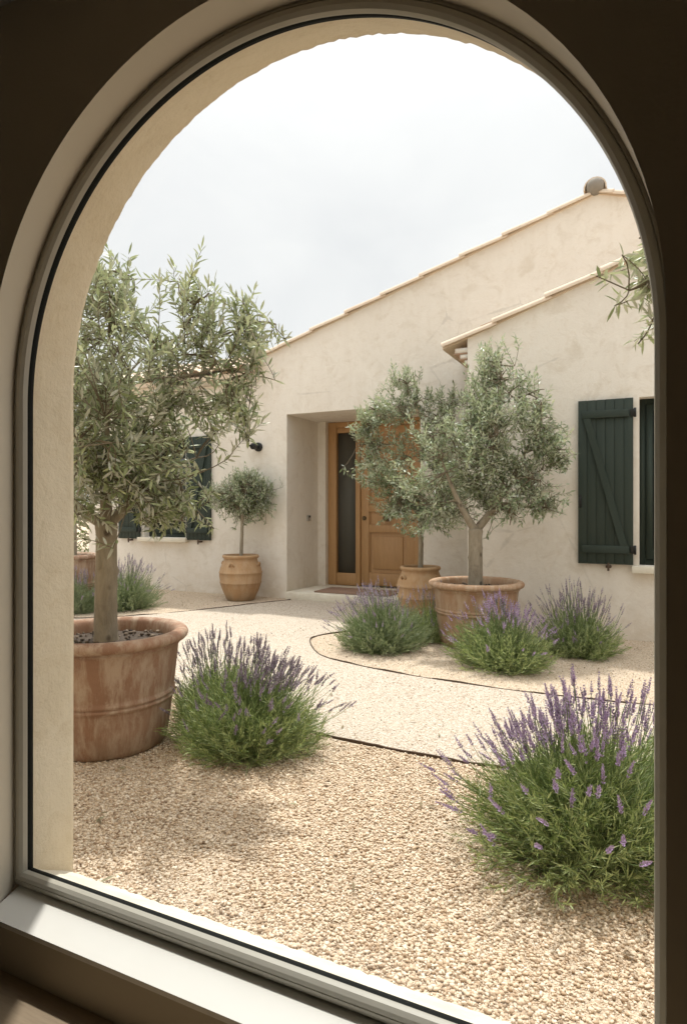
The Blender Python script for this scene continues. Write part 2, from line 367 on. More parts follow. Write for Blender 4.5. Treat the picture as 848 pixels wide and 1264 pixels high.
# loose stones lying over the near ground
def pebbles(N, seed, region, size, name, mat, z=.0):
    rg = np.random.RandomState(seed)
    phi = (1 + 5 ** .5) / 2
    ico = np.array([(-1, phi, 0), (1, phi, 0), (-1, -phi, 0), (1, -phi, 0), (0, -1, phi), (0, 1, phi), (0, -1, -phi), (0, 1, -phi), (phi, 0, -1), (phi, 0, 1), (-phi, 0, -1), (-phi, 0, 1)]) / 1.902
    T = np.array([(0, 11, 5), (0, 5, 1), (0, 1, 7), (0, 7, 10), (0, 10, 11), (1, 5, 9), (5, 11, 4), (11, 10, 2), (10, 7, 6), (7, 1, 8), (3, 9, 4), (3, 4, 2), (3, 2, 6), (3, 6, 8), (3, 8, 9), (4, 9, 5), (2, 4, 11), (6, 2, 10), (8, 6, 7), (9, 8, 1)])
    XY = region(N, rg); N = len(XY)
    r = size[0] + (size[1] - size[0]) * rg.rand(N) ** 2.6
    V = ico[None] * (1 + .22 * rg.randn(N, 12, 1).clip(-1.5, 1.5)) * np.stack([.8 + .5 * rg.rand(N), .65 + .4 * rg.rand(N), .45 + .35 * rg.rand(N)], 1)[:, None, :]
    a = rg.rand(N) * 2 * PI; t = rg.randn(N) * .35
    ca, sa, ct, st = np.cos(a)[:, None], np.sin(a)[:, None], np.cos(t)[:, None], np.sin(t)[:, None]
    x, y, zz = V[..., 0], V[..., 1], V[..., 2]
    y, zz = y * ct - zz * st, y * st + zz * ct
    x, y = x * ca - y * sa, x * sa + y * ca
    W = np.stack([x, y, zz], -1) * r[:, None, None]
    W[..., 0] += XY[:, :1]; W[..., 1] += XY[:, 1:2]; W[..., 2] += (z + r * (.15 + .45 * rg.rand(N)))[:, None]
    F = (T[None] + (np.arange(N) * 12)[:, None, None]).reshape(-1, 3)
    b = MB(); b.add(W.reshape(-1, 3), F)
    o = b.build(name, mat, smooth=True, ang=0); return o
def near_gravel(N, rg):
    P = np.stack([-3.0 + 4.0 * rg.rand(N * 3), 1.1 + 1.75 * rg.rand(N * 3) ** 1.25], 1)
    e = np.interp(P[:, 0], E1[:, 0], E1[:, 1])
    keep = (P[:, 1] < e - .01) & (P[:, 0] > -1.35 * P[:, 1] - .1) & (P[:, 0] < .12 * P[:, 1] + .15)
    P = P[keep]; q = np.sin(P[:, 0] * 5.1 + 1) * np.sin(P[:, 1] * 6.3 + 2) + .6 * np.sin(P[:, 0] * 13 + P[:, 1] * 9) + .5 * np.sin(P[:, 1] * 17 - P[:, 0] * 6)
    return P[rg.rand(len(P)) < .72 + .3 * q][:N]                    # raked thinner and thicker
def mid_gravel(N, rg):
    P = np.stack([-6.5 + 7.2 * rg.rand(N * 3), 2.3 + 3.8 * rg.rand(N * 3)], 1)
    keep = (P[:, 0] > -1.25 * P[:, 1]) & (P[:, 0] < .12 * P[:, 1] + .1)
    e1 = np.interp(P[:, 0], E1[:, 0], E1[:, 1]); keep &= P[:, 1] > e1 + .02
    return P[keep][:N]
pb = pebbles(150000, 11, near_gravel, (.0017, .0066), 'gravel', M['pebble']); tag(pb, kind='stuff')
pb = pebbles(24000, 12, mid_gravel, (.002, .0052), 'loose_gravel', M['pebblepale'], .003); tag(pb, kind='stuff')

# ------------------------------------------------------------------ room and arched window
def arch(cx, cz, r, bot, y, k=56, x=None):
    P = [(cx - r, y, bot)] + [(cx - r, y, bot + (cz - bot) * t) for t in (.34, .67)]
    P += [(cx - r * math.cos(a), y, cz + r * math.sin(a)) for a in np.linspace(0, PI, k)]
    P += [(cx + r, y, cz - (cz - bot) * t) for t in (.33, .66, 1)]
    return P
YI, YF, YG, YO = .87, .968, 1.0, 1.115
SILL = EYE - .842
A_i = arch(-.615, EYE + .236, .628, SILL, YI)
A_m = arch(-.632, EYE + .232, .655, SILL, YF)
A_g = arch(-.63, EYE + .232, .638, EYE - .812, YG)
FLOOR = EYE - .94; CEIL = EYE + 1.03
WX0, WX1 = -2.9, 2.0
loc = (-.63, 1.0, 0)
wall = thing('arched_wall', 'thick plastered wall pierced by the arched window, dark inside and sandy outside', 'wall', loc)
b = MB()
f_i = lambda x, z: (x, YI, z)
hole = [(p[0], p[2]) for p in A_i]
b.holed([(WX0, -.05), (WX1, -.05), (WX1, 2.9), (WX0, 2.9)], [hole], f_i)
b.build('interior_plaster', M['paint'], wall, loc)
b = MB()
# rounded inner arris, then the reveal
A_i2 = [(x + (0.0), YI + .001, z) for (x, y, z) in A_i]
b.loft(A_i2, A_m)
b.build('window_reveal', M['reveal'], wall, loc, True, 30)
b = MB(); ti = [(A_i[0][0], YI - .002), (A_i[-1][0], YI - .002), (A_m[-1][0], YF + .03), (A_m[0][0], YF + .03)]
b.add([(x, y, SILL + .002) for x, y in ti] + [(x, y, SILL - .008) for x, y in ti], [(0, 1, 2, 3), (7, 6, 5, 4), (0, 4, 5, 1), (1, 5, 6, 2), (2, 6, 7, 3), (3, 7, 4, 0)]); b.build('inner_sill', M['sill'], wall, loc, True, 50)
# outside: rough render with a slightly ragged arris
rg = np.random.RandomState(5)
def ragged(y, amp, k=170, cx=-.63, cz=EYE + .275, r=.643, bot=.09):
    P = arch(cx, cz, r, bot, y, k)
    return [(p[0] + rg.randn() * amp * .6, p[1] + rg.randn() * amp * .5, p[2] + rg.randn() * amp * .8) for p in P]
O0 = arch(-.63, EYE + .232, .640, .09, YG - .002, 170)
O1 = ragged(YO - .008, .0006, r=.643); O2 = ragged(YO + .002, .0012, r=.6465); O3 = [(p[0], YO + .008, p[2]) for p in ragged(YO + .01, .0, r=.655)]
Om = [tuple(np.array(a) * .5 + np.array(c) * .5 + rg.randn(3) * .0005) for a, c in zip(O0, O1)]
b = MB(); b.loft(O0, Om); b.loft(Om, O1); b.loft(O1, O2); b.loft(O2, O3)
b.holed([(WX0 - .2, -.05), (WX1 + .2, -.05), (WX1 + .2, 3.1), (WX0 - .2, 3.1)], [[(p[0], p[2]) for p in O3]], lambda x, z: (x, YO + .008, z), True)
b.quad((WX0 - .2, YI, 2.9), (WX1 + .2, YI, 2.9), (WX1 + .2, YO + .008, 3.1), (WX0 - .2, YO + .008, 3.1))
b.build('exterior_render', M['outer'], wall, loc, True, 25)
b = MB()
rg = np.random.RandomState(8)
xs = np.linspace(-1.30, .06, 90)
prof = [(YG - .004, EYE - .8126), (YG + .03, EYE - .832), (YO - .02, EYE - .872), (YO - .004, EYE - .880), (YO + .004, EYE - .892), (YO + .006, -.02)]
rows = [[(x, y + (rg.randn() * .0012 if 2 <= i <= 4 else 0), z + (rg.randn() * .0008 if i >= 1 else 0)) for x in xs] for i, (y, z) in enumerate(prof)]
for r0, r1 in zip(rows, rows[1:]): b.loft(r0, r1)
b.build('outer_sill', M['stone'], wall, loc, True, 60)

win = thing('arched_window', 'large fixed arched window with a taupe metal frame and black rubber seal', 'window', loc)
# frame profile swept round the arch: (inset from the glass line, y)
def ring(inset, y, k=96): return arch(-.63, EYE + .232, .638 - inset, EYE - .812 + inset, y, k)
prof = [(-.024, YF + .03), (-.024, YF - .001), (-.0185, YF - .004), (-.0185, YF - .002), (-.0165, YF - .002), (-.0165, YF - .006), (-.009, YF - .008), (-.0085, YF - .004), (-.0065, YF - .004), (-.006, YF - .009), (.002, YF - .008), (.0075, YF - .002), (.0085, YF + .006), (.0085, YF + .009), (.004, YF + .011)]
b = MB()
rings = [ring(i, y) for i, y in prof]
for r0, r1 in zip(rings, rings[1:]): b.loft(r0, r1, True)
b.build('window_frame', M['frame'], win, loc, True, 35)
b = MB(); rings = [ring(i, y) for i, y in ((.004, YF + .011), (.0045, YF + .02), (.0015, YG - .003), (-.006, YG - .0025))]
for r0, r1 in zip(rings, rings[1:]): b.loft(r0, r1, True)
b.build('rubber_seal', M['gasket'], win, loc, True, 35)
b = MB(); rgl = ring(.0, YG - .0085); rg2 = ring(.0, YG - .0035); k_ = len(rgl)
b.add(rgl, [tuple(range(k_))]); b.add(rg2, [tuple(range(k_))[::-1]]); b.build('glass_pane', M['glass'], win, loc)

b = MB(); b.quad((WX0, -2.6, FLOOR), (WX1, -2.6, FLOOR), (WX1, YI, FLOOR), (WX0, YI, FLOOR)); b.build('floor', M['parquet'])['kind'] = 'structure'
b = MB(); b.box(WX0 - .1, WX1 + .1, -2.7, YI, CEIL, CEIL + .15); b.build('ceiling', M['pale'])['kind'] = 'structure'
b = MB()
b.box(WX0 - .1, WX0, -2.6, YI, -.02, CEIL - .002); b.box(WX1, WX1 + .1, -2.6, YI, -.02, CEIL - .002); b.box(WX0 - .1, WX1 + .1, -2.7, -2.6, -.02, CEIL - .002)
b.build('room_walls', M['pale'])['kind'] = 'structure'

# ------------------------------------------------------------------ the house
HY, GY, DY = 6.25, 5.4, 7.1            # main front, gable wing front, door plane
RX0, RX1, RZ = -3.754, -2.16, 2.09     # door recess
hl = (-2.6, HY, 0)
house = thing('farmhouse', 'pale lime rendered farmhouse with clay tiled gables and oak front door', 'house', hl)
hb = lambda b, name, mat, parent=None, **k: b.build(name, mat, parent or house, hl, **k)
rake = lambda x: 3.894 - .31 * abs(x + .485)
WL = (-5.88, -5.2, .66, 1.885)         # left window opening
WR = (-.106, .70, .575, 1.868)         # right window opening
def rect(x0, x1, z0, z1): return [(x0, z0), (x1, z0), (x1, z1), (x0, z1)]
def reveals(b, o, y0, y1):
    x0, x1, z0, z1 = o
    b.quad((x0, y0, z0), (x0, y0, z1), (x0, y1, z1), (x0, y1, z0)); b.quad((x1, y0, z0), (x1, y1, z0), (x1, y1, z1), (x1, y0, z1))
    b.quad((x0, y0, z1), (x1, y0, z1), (x1, y1, z1), (x0, y1, z1)); b.quad((x0, y0, z0), (x0, y1, z0), (x1, y1, z0), (x1, y0, z0))
b = MB()
outl = [(-6.85, -.05), (RX0, -.05), (RX0, RZ), (RX1, RZ), (RX1, -.05), (3.5, -.05), (3.5, rake(3.5)), (-.485, 3.894), (-4.62, rake(-4.62)), (-6.85, 2.60)]
b.holed(outl, [rect(*WL)], lambda x, z: (x, HY, z))
reveals(b, WL, HY, HY + .12)
DX0, DX1 = -3.65, -2.42
b.quad((RX0, HY, -.05), (RX0, HY, RZ), (RX0, 7.0, RZ), (RX0, 7.0, -.05))
b.quad((RX1, HY, -.05), (RX1, 7.0, -.05), (RX1, 7.0, RZ), (RX1, HY, RZ))
b.quad((RX0, HY, RZ), (RX1, HY, RZ), (RX1, 7.0, RZ), (RX0, 7.0, RZ))
b.quad((RX0, 7.0, -.05), (RX0, 7.0, RZ), (DX0, 7.0, RZ), (DX0, 7.0, -.05)); b.quad((DX1, 7.0, -.05), (DX1, 7.0, RZ), (RX1, 7.0, RZ), (RX1, 7.0, -.05))
b.quad((DX0, 7.0, -.05), (DX0, 7.0, RZ), (DX0, 7.3, RZ), (DX0, 7.3, -.05)); b.quad((DX1, 7.0, -.05), (DX1, 7.3, -.05), (DX1, 7.3, RZ), (DX1, 7.0, RZ))
b.quad((DX0, 7.0, RZ), (DX1, 7.0, RZ), (DX1, 7.3, RZ), (DX0, 7.3, RZ)); b.quad((DX0, 7.3, 0), (DX1, 7.3, 0), (DX1, 7.3, RZ), (DX0, 7.3, RZ))
b.quad((-6.85, HY, -.05), (-6.85, HY, 2.6), (-6.85, 8.45, 3.33), (-6.85, 8.45, -.05)); b.quad((-6.85, 8.45, -.05), (-6.85, 8.45, 3.33), (-6.85, 11, 2.5), (-6.85, 11, -.05))
b.quad((-6.85, 11, -.05), (-6.85, 11, 2.5), (3.5, 11, 2.5), (3.5, 11, -.05)); b.quad((3.5, HY, -.05), (3.5, 11, -.05), (3.5, 11, rake(3.5)), (3.5, HY, rake(3.5)))
hb(b, 'wall', M['facade'])
# gable wing
grake = lambda x: 2.413 + .347 * (x + 1.65) if x < 1.25 else 2.413 + .347 * 2.9 - .347 * (x - 1.25)
b = MB()
b.holed([(-1.443, -.05), (4.0, -.05), (4.0, grake(4.0)), (1.25, grake(1.25)), (-1.443, grake(-1.443))], [rect(*WR)], lambda x, z: (x, GY, z))
reveals(b, WR, GY, GY + .13)
b.quad((-1.443, GY, -.05), (-1.443, HY, -.05), (-1.443, HY, grake(-1.443)), (-1.443, GY, grake(-1.443)))
b.quad((4.0, GY, -.05), (4.0, GY, grake(4.)), (4.0, HY, grake(4.)), (4.0, HY, -.05))
gw = hb(b, 'wing_wall', M['facade'])

# --- canal tile roofs
def tile_field(b, o, eave, up, ncol, ncourse, dirn):
    """corrugated clay tiles: o eave start, eave vector (unit) , up vector (unit slope), pitch .17, course .36"""
    o, eave, up = map(np.array, (o, eave, up)); nrm = np.cross(eave, up); nrm = nrm / np.linalg.norm(nrm) * (1 if np.cross(eave, up)[2] > 0 else -1)
    for c in range(ncourse):
        u = np.arange(ncol * 10 + 1) / 10
        h = .045 * np.abs(np.cos(PI * u)) ** .7
        lo = o + eave * (u * .17)[:, None] + up * (c * .36) + nrm * (h + .028)[:, None]
        hi = o + eave * (u * .17)[:, None] + up * (c * .36 + .40) + nrm * (h + .003)[:, None]
        lo2 = lo - nrm * .014
        b.loft(list(lo), list(hi)); b.loft(list(lo2), list(lo))
def roof_slab(b, P, th):
    P = [np.array(p, float) for p in P]; d = np.array((0, 0, -th))
    b.add(P + [p + d for p in P], [(0, 1, 2, 3), (7, 6, 5, 4), (0, 4, 5, 1), (1, 5, 6, 2), (2, 6, 7, 3), (3, 7, 4, 0)])
b = MB()
ov = .042
def slope_pts(xa, za, xb, zb, y0, y1): return [(xa, y0, za), (xb, y0, zb), (xb, y1, zb), (xa, y1, za)]
roof_slab(b, slope_pts(-4.72, rake(-4.72) + .012, -.485, 3.906, HY - ov + .03, 11), .022)
roof_slab(b, slope_pts(-.483, 3.906, 3.6, rake(3.6) + .012, HY - ov + .03, 11), .022)
roof_slab(b, slope_pts(-1.66, grake(-1.66) + .012, 1.248, grake(1.248) + .012, GY - ov + .03, 7), .022)
roof_slab(b, slope_pts(1.252, grake(1.248) + .012, 4.1, grake(4.1) + .012, GY - ov + .03, 7), .022)
roof_slab(b, [(-6.95, HY - .16, 2.585), (-4.2, HY - .16, 2.585), (-4.2, 8.45, 3.36), (-6.95, 8.45, 3.36)], .05)
roof_slab(b, [(-6.95, 8.46, 3.36), (-4.2, 8.46, 3.36), (-4.2, 11, 2.5), (-6.95, 11, 2.5)], .05)
up = np.array((0, 2.3, .775)); up /= np.linalg.norm(up)
tile_field(b, (-6.95, HY - .19, 2.60), (1, 0, 0), up, 17, 6, 1)
s1 = np.array((1, 0, .31)); s1 /= np.linalg.norm(s1)
tile_field(b, (-4.74, HY + .12, rake(-4.74) + .015), (0, 1, 0), s1, 24, 12, 1)
s2 = np.array((1, 0, .347)); s2 /= np.linalg.norm(s2)
tile_field(b, (-1.68, GY + .12, grake(-1.68) + .015), (0, 1, 0), s2, 5, 8, 1)
roof = hb(b, 'roof', M['tile'], smooth=True, ang=45)
def half_tile(b, p0, p1, r0, r1, up, th=.012, a0=-.12, a1=PI + .12, seg=10):
    p0, p1, up = map(lambda q: np.array(q, float), (p0, p1, up)); t = p1 - p0; t /= np.linalg.norm(t)
    sd = np.cross(t, up); sd /= np.linalg.norm(sd); u = np.cross(sd, t)
    a = np.linspace(a0, a1, seg)
    arc = lambda p, r: [p + r * (math.cos(q) * sd + math.sin(q) * u) for q in a]
    o0, o1, i0, i1 = arc(p0, r0), arc(p1, r1), arc(p0, r0 - th), arc(p1, r1 - th)
    b.loft(o0, o1); b.loft(i1, i0); b.loft(i0, o0); b.loft(o1, i1)
    b.add([o0[0], o1[0], i1[0], i0[0]], [(0, 1, 2, 3)]); b.add([o0[-1], o1[-1], i1[-1], i0[-1]], [(3, 2, 1, 0)])
def verge(b, x0, x1, fz, y, seed, L=.43):
    rg = np.random.RandomState(seed); d = 1 if x1 > x0 else -1; x = x0
    while (x1 - x) * d > .05:
        xe = x + d * L * 1.1
        if (xe - x1) * d > 0: xe = x1
        j = rg.randn(4) * .004
        half_tile(b, (x, y + j[0], fz(x) + .010 + j[1]), (xe, y + j[2], fz(xe) - .008 + j[3]), .046, .041, (0, 0, 1))
        x += d * L * (.97 + .06 * rg.rand())
for args in ((-4.74, -.52, rake, HY - .005, 1), (3.5, -.45, rake, HY - .005, 2), (-1.66, 1.22, grake, GY - .005, 3), (4.0, 1.28, grake, GY - .005, 4)):
    b = MB(); verge(b, *args); hb(b, 'verge_tile', M['tile'], roof, smooth=True, ang=40)
b = MB()
for y in np.arange(HY + .0, 10.6, .4): half_tile(b, (-.485, y - .05, 3.925), (-.485, y + .4, 3.91), .10, .09, (0, 0, 1))
hb(b, 'ridge_tile', M['tile'], roof, smooth=True, ang=40)
b = MB()
th_ = np.linspace(-PI / 2, PI / 2, 10)
b.lathe([(.080 * math.cos(t), .074 * math.sin(t)) for t in th_], 24, (-.485, HY - .02, 3.945), .015, 3); hb(b, 'ridge_end', M['mortar'], roof, smooth=True, ang=0)
# underside mortar line and stepped brick corbels of the wing eave
b = MB(); b2 = MB()
for i, (x0, z0, z1) in enumerate(((-1.565, 2.345, 2.40), (-1.52, 2.295, 2.344), (-1.48, 2.245, 2.294))):
    b.box(x0 + .012, -1.445, GY + .004 + .002 * i, HY - .003, z0 + .014, z1); b2.box(x0 + .004, -1.446, GY + .001 + .002 * i, HY - .004, z0, z0 + .0135)
cb = hb(b, 'eave_corbel', M['facade']); hb(b2, 'corbel_tile', M['brick'], cb)
b = MB()
b.box(-6.85, -4.75, HY - .10, HY - .002, 2.50, 2.575); hb(b, 'eave_moulding', M['facade'])

# --- windows
def window(o, y, rows, label=None):
    x0, x1, z0, z1 = o; b = MB(); fw = .045
    b.box(x0, x0 + fw, y, y + .05, z0, z1); b.box(x1 - fw, x1, y, y + .05, z0, z1)
    b.box(x0 + fw, x1 - fw, y, y + .05, z1 - fw, z1); b.box(x0 + fw, x1 - fw, y, y + .05, z0, z0 + fw)
    mid = (x0 + x1) / 2
    for a0, a1 in ((x0 + fw + .003, mid - .002), (mid + .002, x1 - fw - .003)):
        s = .045; yy = y - .012
        zb, zt = z0 + fw + .003, z1 - fw - .003
        b.box(a0, a0 + s, yy, yy + .04, zb, zt); b.box(a1 - s, a1, yy, yy + .04, zb, zt)
        b.box(a0 + s, a1 - s, yy, yy + .04, zb, zb + .07); b.box(a0 + s, a1 - s, yy, yy + .04, zt - s, zt)
        for k in range(1, rows):
            zz = zb + .07 + (zt - s - zb - .07) * k / rows; b.box(a0 + s, a1 - s, yy + .004, yy + .034, zz - .011, zz + .011)
    w = hb(b, 'window', M['green'])
    b = MB(); b.box(x0 + .03, x1 - .03, y + .018, y + .022, z0 + .03, z1 - .03); hb(b, 'pane', M['darkglass'], w)
    b = MB(); b.box(x0 - .05, x1 + .05, y - .17, y + .0, z0 - .055, z0 - .001, .004); hb(b, 'sill', M['stone'], w)
    return w
window(WL, HY + .10, 3); window(WR, GY + .105, 3)
def shutter(x0, x1, y, z0, z1, hinge, seed):
    """plank leaf folded back against the wall, with two ledges and a diagonal brace"""
    rg = random.Random(seed); n = 6; w = (x1 - x0) / n; b = MB()
    for i in range(n):
        e = rg.uniform(-.0008, .0008)
        b.box(x0 + i * w + .0012, x0 + (i + 1) * w - .0012, y - .026 + e, y, z0, z1, .0025)
    b.box(x0 + .004, x1 - .004, y - .019, y - .006, z0 + .004, z1 - .004)
    s = hb(b, 'shutter', M['green'], smooth=True, ang=30)
    b = MB(); ya, yb = y - .048, y - .0262
    lz0, lz1 = z0 + .085, z1 - .085
    b.box(x0 + .03, x1 - .03, ya, yb, lz1 - .06, lz1, .004); b.box(x0 + .03, x1 - .03, ya, yb, lz0, lz0 + .06, .004)
    far, near = (x0 + .04, x1 - .04) if hinge == 'r' else (x1 - .04, x0 + .04)
    d = .052 if hinge == 'r' else -.052
    T = [(far, lz1 - .0605), (far + d, lz1 - .0605), (near, lz0 + .0605), (near - d, lz0 + .0605)]
    b.add([(x, ya, z) for x, z in T] + [(x, yb, z) for x, z in T], [(0, 1, 2, 3), (7, 6, 5, 4), (0, 4, 5, 1), (1, 5, 6, 2), (2, 6, 7, 3), (3, 7, 4, 0)])
    hb(b, 'brace', M['green'], s, smooth=True, ang=30)
    hx = x1 if hinge == 'r' else x0
    for zz in (lz0 + .03, lz1 - .03):
        b = MB(); sg = 1 if hinge == 'r' else -1
        b.box(min(hx - .02 * sg, hx + .02 * sg), max(hx - .02 * sg, hx + .02 * sg), y - .034, y - .012, zz - .03, zz + .03, .003)
        b.tube([(hx + .012 * sg, y - .03, zz - .035), (hx + .012 * sg, y - .03, zz + .035)], .009, 8)
        hb(b, 'hinge', M['iron'], s)
    lx = x0 if hinge == 'r' else x1; sg = 1 if hinge == 'r' else -1
    b = MB(); cx = lx + .018 * sg; b.box(cx - .010, cx + .010, y - .034, y - .0262, (z0 + z1) / 2 - .20, (z0 + z1) / 2 - .10, .003)
    b.tube([(cx, y - .034, (z0 + z1) / 2 - .12), (cx, y - .055, (z0 + z1) / 2 - .13), (cx, y - .055, (z0 + z1) / 2 - .18), (cx, y - .034, (z0 + z1) / 2 - .19)], .005, 6)
    hb(b, 'latch', M['iron'], s)
    b = MB(); mx = x0 + (x1 - x0) * .56; b.box(mx - .02, mx + .02, y - .05, y + .015, z0 - .028, z0 - .010, .004); b.box(mx - .008, mx + .008, y - .058, y - .045, z0 - .05, z0 + .012, .003)
    hb(b, 'shutter_stop', M['rust'], s)
    return s
YS = GY - .012
shutter(-.545, -.146, YS, .582, 1.864, 'r', 1); shutter(.74, 1.14, YS, .582, 1.864, 'l', 2)
YS = HY - .012
shutter(-6.28, -5.92, YS, .638, 1.898, 'r', 3); shutter(-5.165, -4.80, YS, .638, 1.898, 'l', 4)

# --- door
b = MB(); Y0, Y1 = DY - .035, DY + .09; ZB = .08; ZT = RZ - .004
b.box(DX0 + .002, -3.535, Y0, Y1, ZB, ZT, .004); b.box(-3.275, -3.215, Y0 + .006, Y1, ZB, ZT - .07, .004); b.box(-2.515, DX1 - .002, Y0, Y1, ZB, ZT, .004)
b.box(-3.534, -2.516, Y0 + .003, Y1, ZT - .068, ZT, .003)
b.box(-3.534, -3.276, Y0 + .012, Y1, ZB, ZB + .15, .004); b.box(-3.534, -3.276, Y0 + .012, Y1, ZT - .13, ZT - .07, .003)
hb(b, 'door_frame', M['oak'], smooth=True, ang=30)
b = MB(); b.box(-3.536, -3.274, DY + .018, DY + .030, ZB + .14, ZT - .12); hb(b, 'sidelight', M['sheer'])
b = MB(); x0, x1 = -3.211, -2.519; z0, z1 = ZB + .012, ZT - .072; y = DY - .005; st = .105
rails = [(z0, z0 + .15), (.735, .825), (.985, 1.065), (z1 - .11, z1)]
b.box(x0, x0 + st, y, y + .05, z0, z1, .003); b.box(x1 - st, x1, y, y + .05, z0, z1, .003)
for a0, a1 in rails: b.box(x0 + st + .0005, x1 - st - .0005, y + .001, y + .05, a0, a1, .003)
for (a0, a1), (c0, c1) in zip(rails, rails[1:]):
    b.box(x0 + st, x1 - st, y + .028, y + .045, a1 - .002, c0 + .002)                         # sunk ground of the panel
    m_ = .012                                                                               # moulding round the panel
    for q in ((x0 + st, x1 - st, a1, a1 + m_), (x0 + st, x1 - st, c0 - m_, c0), (x0 + st, x0 + st + m_, a1 + m_, c0 - m_), (x1 - st - m_, x1 - st, a1 + m_, c0 - m_)):
        b.box(q[0] + .001, q[1] - .001, y + .009, y + .03, q[2] + .001, q[3] - .001, .003)
    if c0 - a1 > .2: b.box(x0 + st + .05, x1 - st - .05, y + .012, y + .03, a1 + .05, c0 - .05, .010)
door = hb(b, 'door', M['oak'], smooth=True, ang=30)
cx = (x0 + x1) / 2
b = MB(); b.tube([(cx, y + .012, .91), (cx, y - .012, .91), (cx, y - .014, .91), (cx, y - .045, .91), (cx, y - .06, .91), (cx, y - .066, .91)], [.045, .045, .016, .018, .036, .02], 20); hb(b, 'door_knob', M['brass'], door, smooth=True)
b = MB(); b.tube([(x0 + .045, y + .0, .905), (x0 + .045, y - .012, .905), (x0 + .045, y - .02, .905)], [.026, .026, .018], 16); hb(b, 'keyhole_rose', M['brass'], door, smooth=True)
b = MB(); b.box(RX0 + .004, RX1 - .004, HY - .05, 7.06, -.02, ZB, .012); hb(b, 'door_step', M['stone'], smooth=True, ang=40)
b = MB(); b.box(RX0 + .001, RX0 + .018, 6.71, 6.79, .875, .945, .004); bell = hb(b, 'doorbell', M['steel'], smooth=True, ang=30)
b = MB(); b.tube([(RX0 + .016, 6.75, .925), (RX0 + .026, 6.75, .925)], [.013, .012], 14); hb(b, 'bell_button', M['gasket'], bell)
# --- wall lamp
lx, lz = -4.13, 1.735
b = MB(); b.tube([(lx, HY, lz), (lx, HY - .022, lz), (lx, HY - .03, lz)], [.052, .052, .04], 24); lamp = hb(b, 'wall_lamp', M['iron'], smooth=True)
b = MB(); b.tube([(lx, HY - .028, lz), (lx, HY - .22, lz + .0)], .010, 8); hb(b, 'lamp_arm', M['iron'], lamp)
b = MB(); b.tube([(lx, HY - .075, lz), (lx, HY - .08, lz), (lx, HY - .13, lz), (lx, HY - .14, lz)], [.02, .036, .036, .02], 18); hb(b, 'lamp_head', M['iron'], lamp, smooth=True)

b = MB(); b.box(-.45, .45, -.22, .22, 0, .016, .005)
o = b.build('doormat', M['mat'], smooth=True); o.location = (-2.98, 6.52, ZB + .001); tag(o, 'reddish brown woven doormat lying on the front doorstep', 'doormat')

# ------------------------------------------------------------------ pots
GP = 'clay pots planted with olive trees'
def fill(parent, r, z, seed, n=260):
    b = MB(); rg = np.random.RandomState(seed); k = 40
    prof = [(r * t, z + .012 * (1 - t) + (0 if t > .95 else .004 * rg.randn())) for t in np.linspace(1, .02, 7)]
    b.lathe(prof, k); b.build('soil', M['soil'], parent, smooth=True, ang=0)
    def reg(N, g): a = g.rand(N) * 2 * PI; q = np.sqrt(g.rand(N)) * r * .97; return np.stack([q * np.cos(a), q * np.sin(a)], 1)
    o = pebbles(n, seed, reg, (.006, .014), 'mulch', M['mulch'], z + .006); o.parent = parent; o['kind'] = 'stuff'
def big_pot(loc, rim, base, h, mat, label, seed, bands=((.42, .007), (.46, .006)), swag=False):
    t = thing('terracotta_pot', label, 'plant pot', loc, seed * .7, GP)
    body = lambda z: base + (rim * .90 - base) * (z / h) ** .8
    P = [(base * .2, .0), (base - .012, .0), (base, .012)]
    for z in np.linspace(.03, h - .075, 26): P.append((body(z), z))
    for zb, d in bands:
        zz = zb * h; P = [p for p in P if abs(p[1] - zz) > .014] + [(body(zz - .012), zz - .012), (body(zz) + d, zz - .006), (body(zz) + d, zz + .004), (body(zz + .010), zz + .010)]
    P.sort(key=lambda p: (p[1], p[0]))
    zc = h - .07; rb = body(zc)
    P += [(rb + .006, zc + .006), (rb + .012, zc + .012), (rb + .006, zc + .02), (rb + .014, zc + .026)]
    zr = h - .024
    P += [(rim - .024 + .024 * math.cos(q), zr + .024 * math.sin(q)) for q in np.linspace(-PI * .42, PI * .5, 9)]
    P += [(rim - .045, h - .002), (rim - .06, h - .014), (rim - .066, h - .05), (rim * .8, h - .16)]
    b = MB(); b.lathe(P, 96, wob=.0022, seed=seed); b.build('pot_body', mat, t, smooth=True, ang=0)
    fill(t, rim - .064, h - .062, seed)
    return t
def jar(loc, s, mat, label, seed):
    t = thing('clay_jar', label, 'clay jar', loc, seed * .9, GP)
    z = np.array([0, .01, .05, .10, .16, .19, .195, .205, .21, .27, .30, .305, .315, .32, .36, .40, .43, .455, .465, .475, .487, .497, .505, .505, .49, .40]) * s
    r = np.array([.147, .155, .172, .195, .218, .226, .231, .231, .227, .236, .235, .240, .240, .234, .226, .208, .191, .184, .187, .200, .204, .202, .194, .178, .165, .17]) * s
    b = MB(); b.lathe([(.02, .0)] + list(zip(r, z)), 72, wob=.004, seed=seed); b.build('jar_body', mat, t, smooth=True, ang=0)
    for q in range(4):
        a = q * PI / 2 + .35; rr = .205 * s; zz = .40 * s
        P = [np.array((math.cos(a + d) * rq * s, math.sin(a + d) * rq * s, zq * s)) for d, rq, zq in ((-.13, .213, .385), (-.10, .226, .405), (0, .226, .425), (.10, .226, .405), (.13, .213, .385))]
        b = MB(); b.tube(P, .009 * s, 8); b.build('lug', mat, t, smooth=True, ang=0)
    fill(t, .165 * s, .455 * s, seed, 80)
    return t
P1, P2, P3, P4, P5, P6 = (-2.134, 2.043), (-1.206, 4.75), (-1.985, 5.74), (-4.157, 5.93), (-5.42, 4.72), (.50, 2.62)
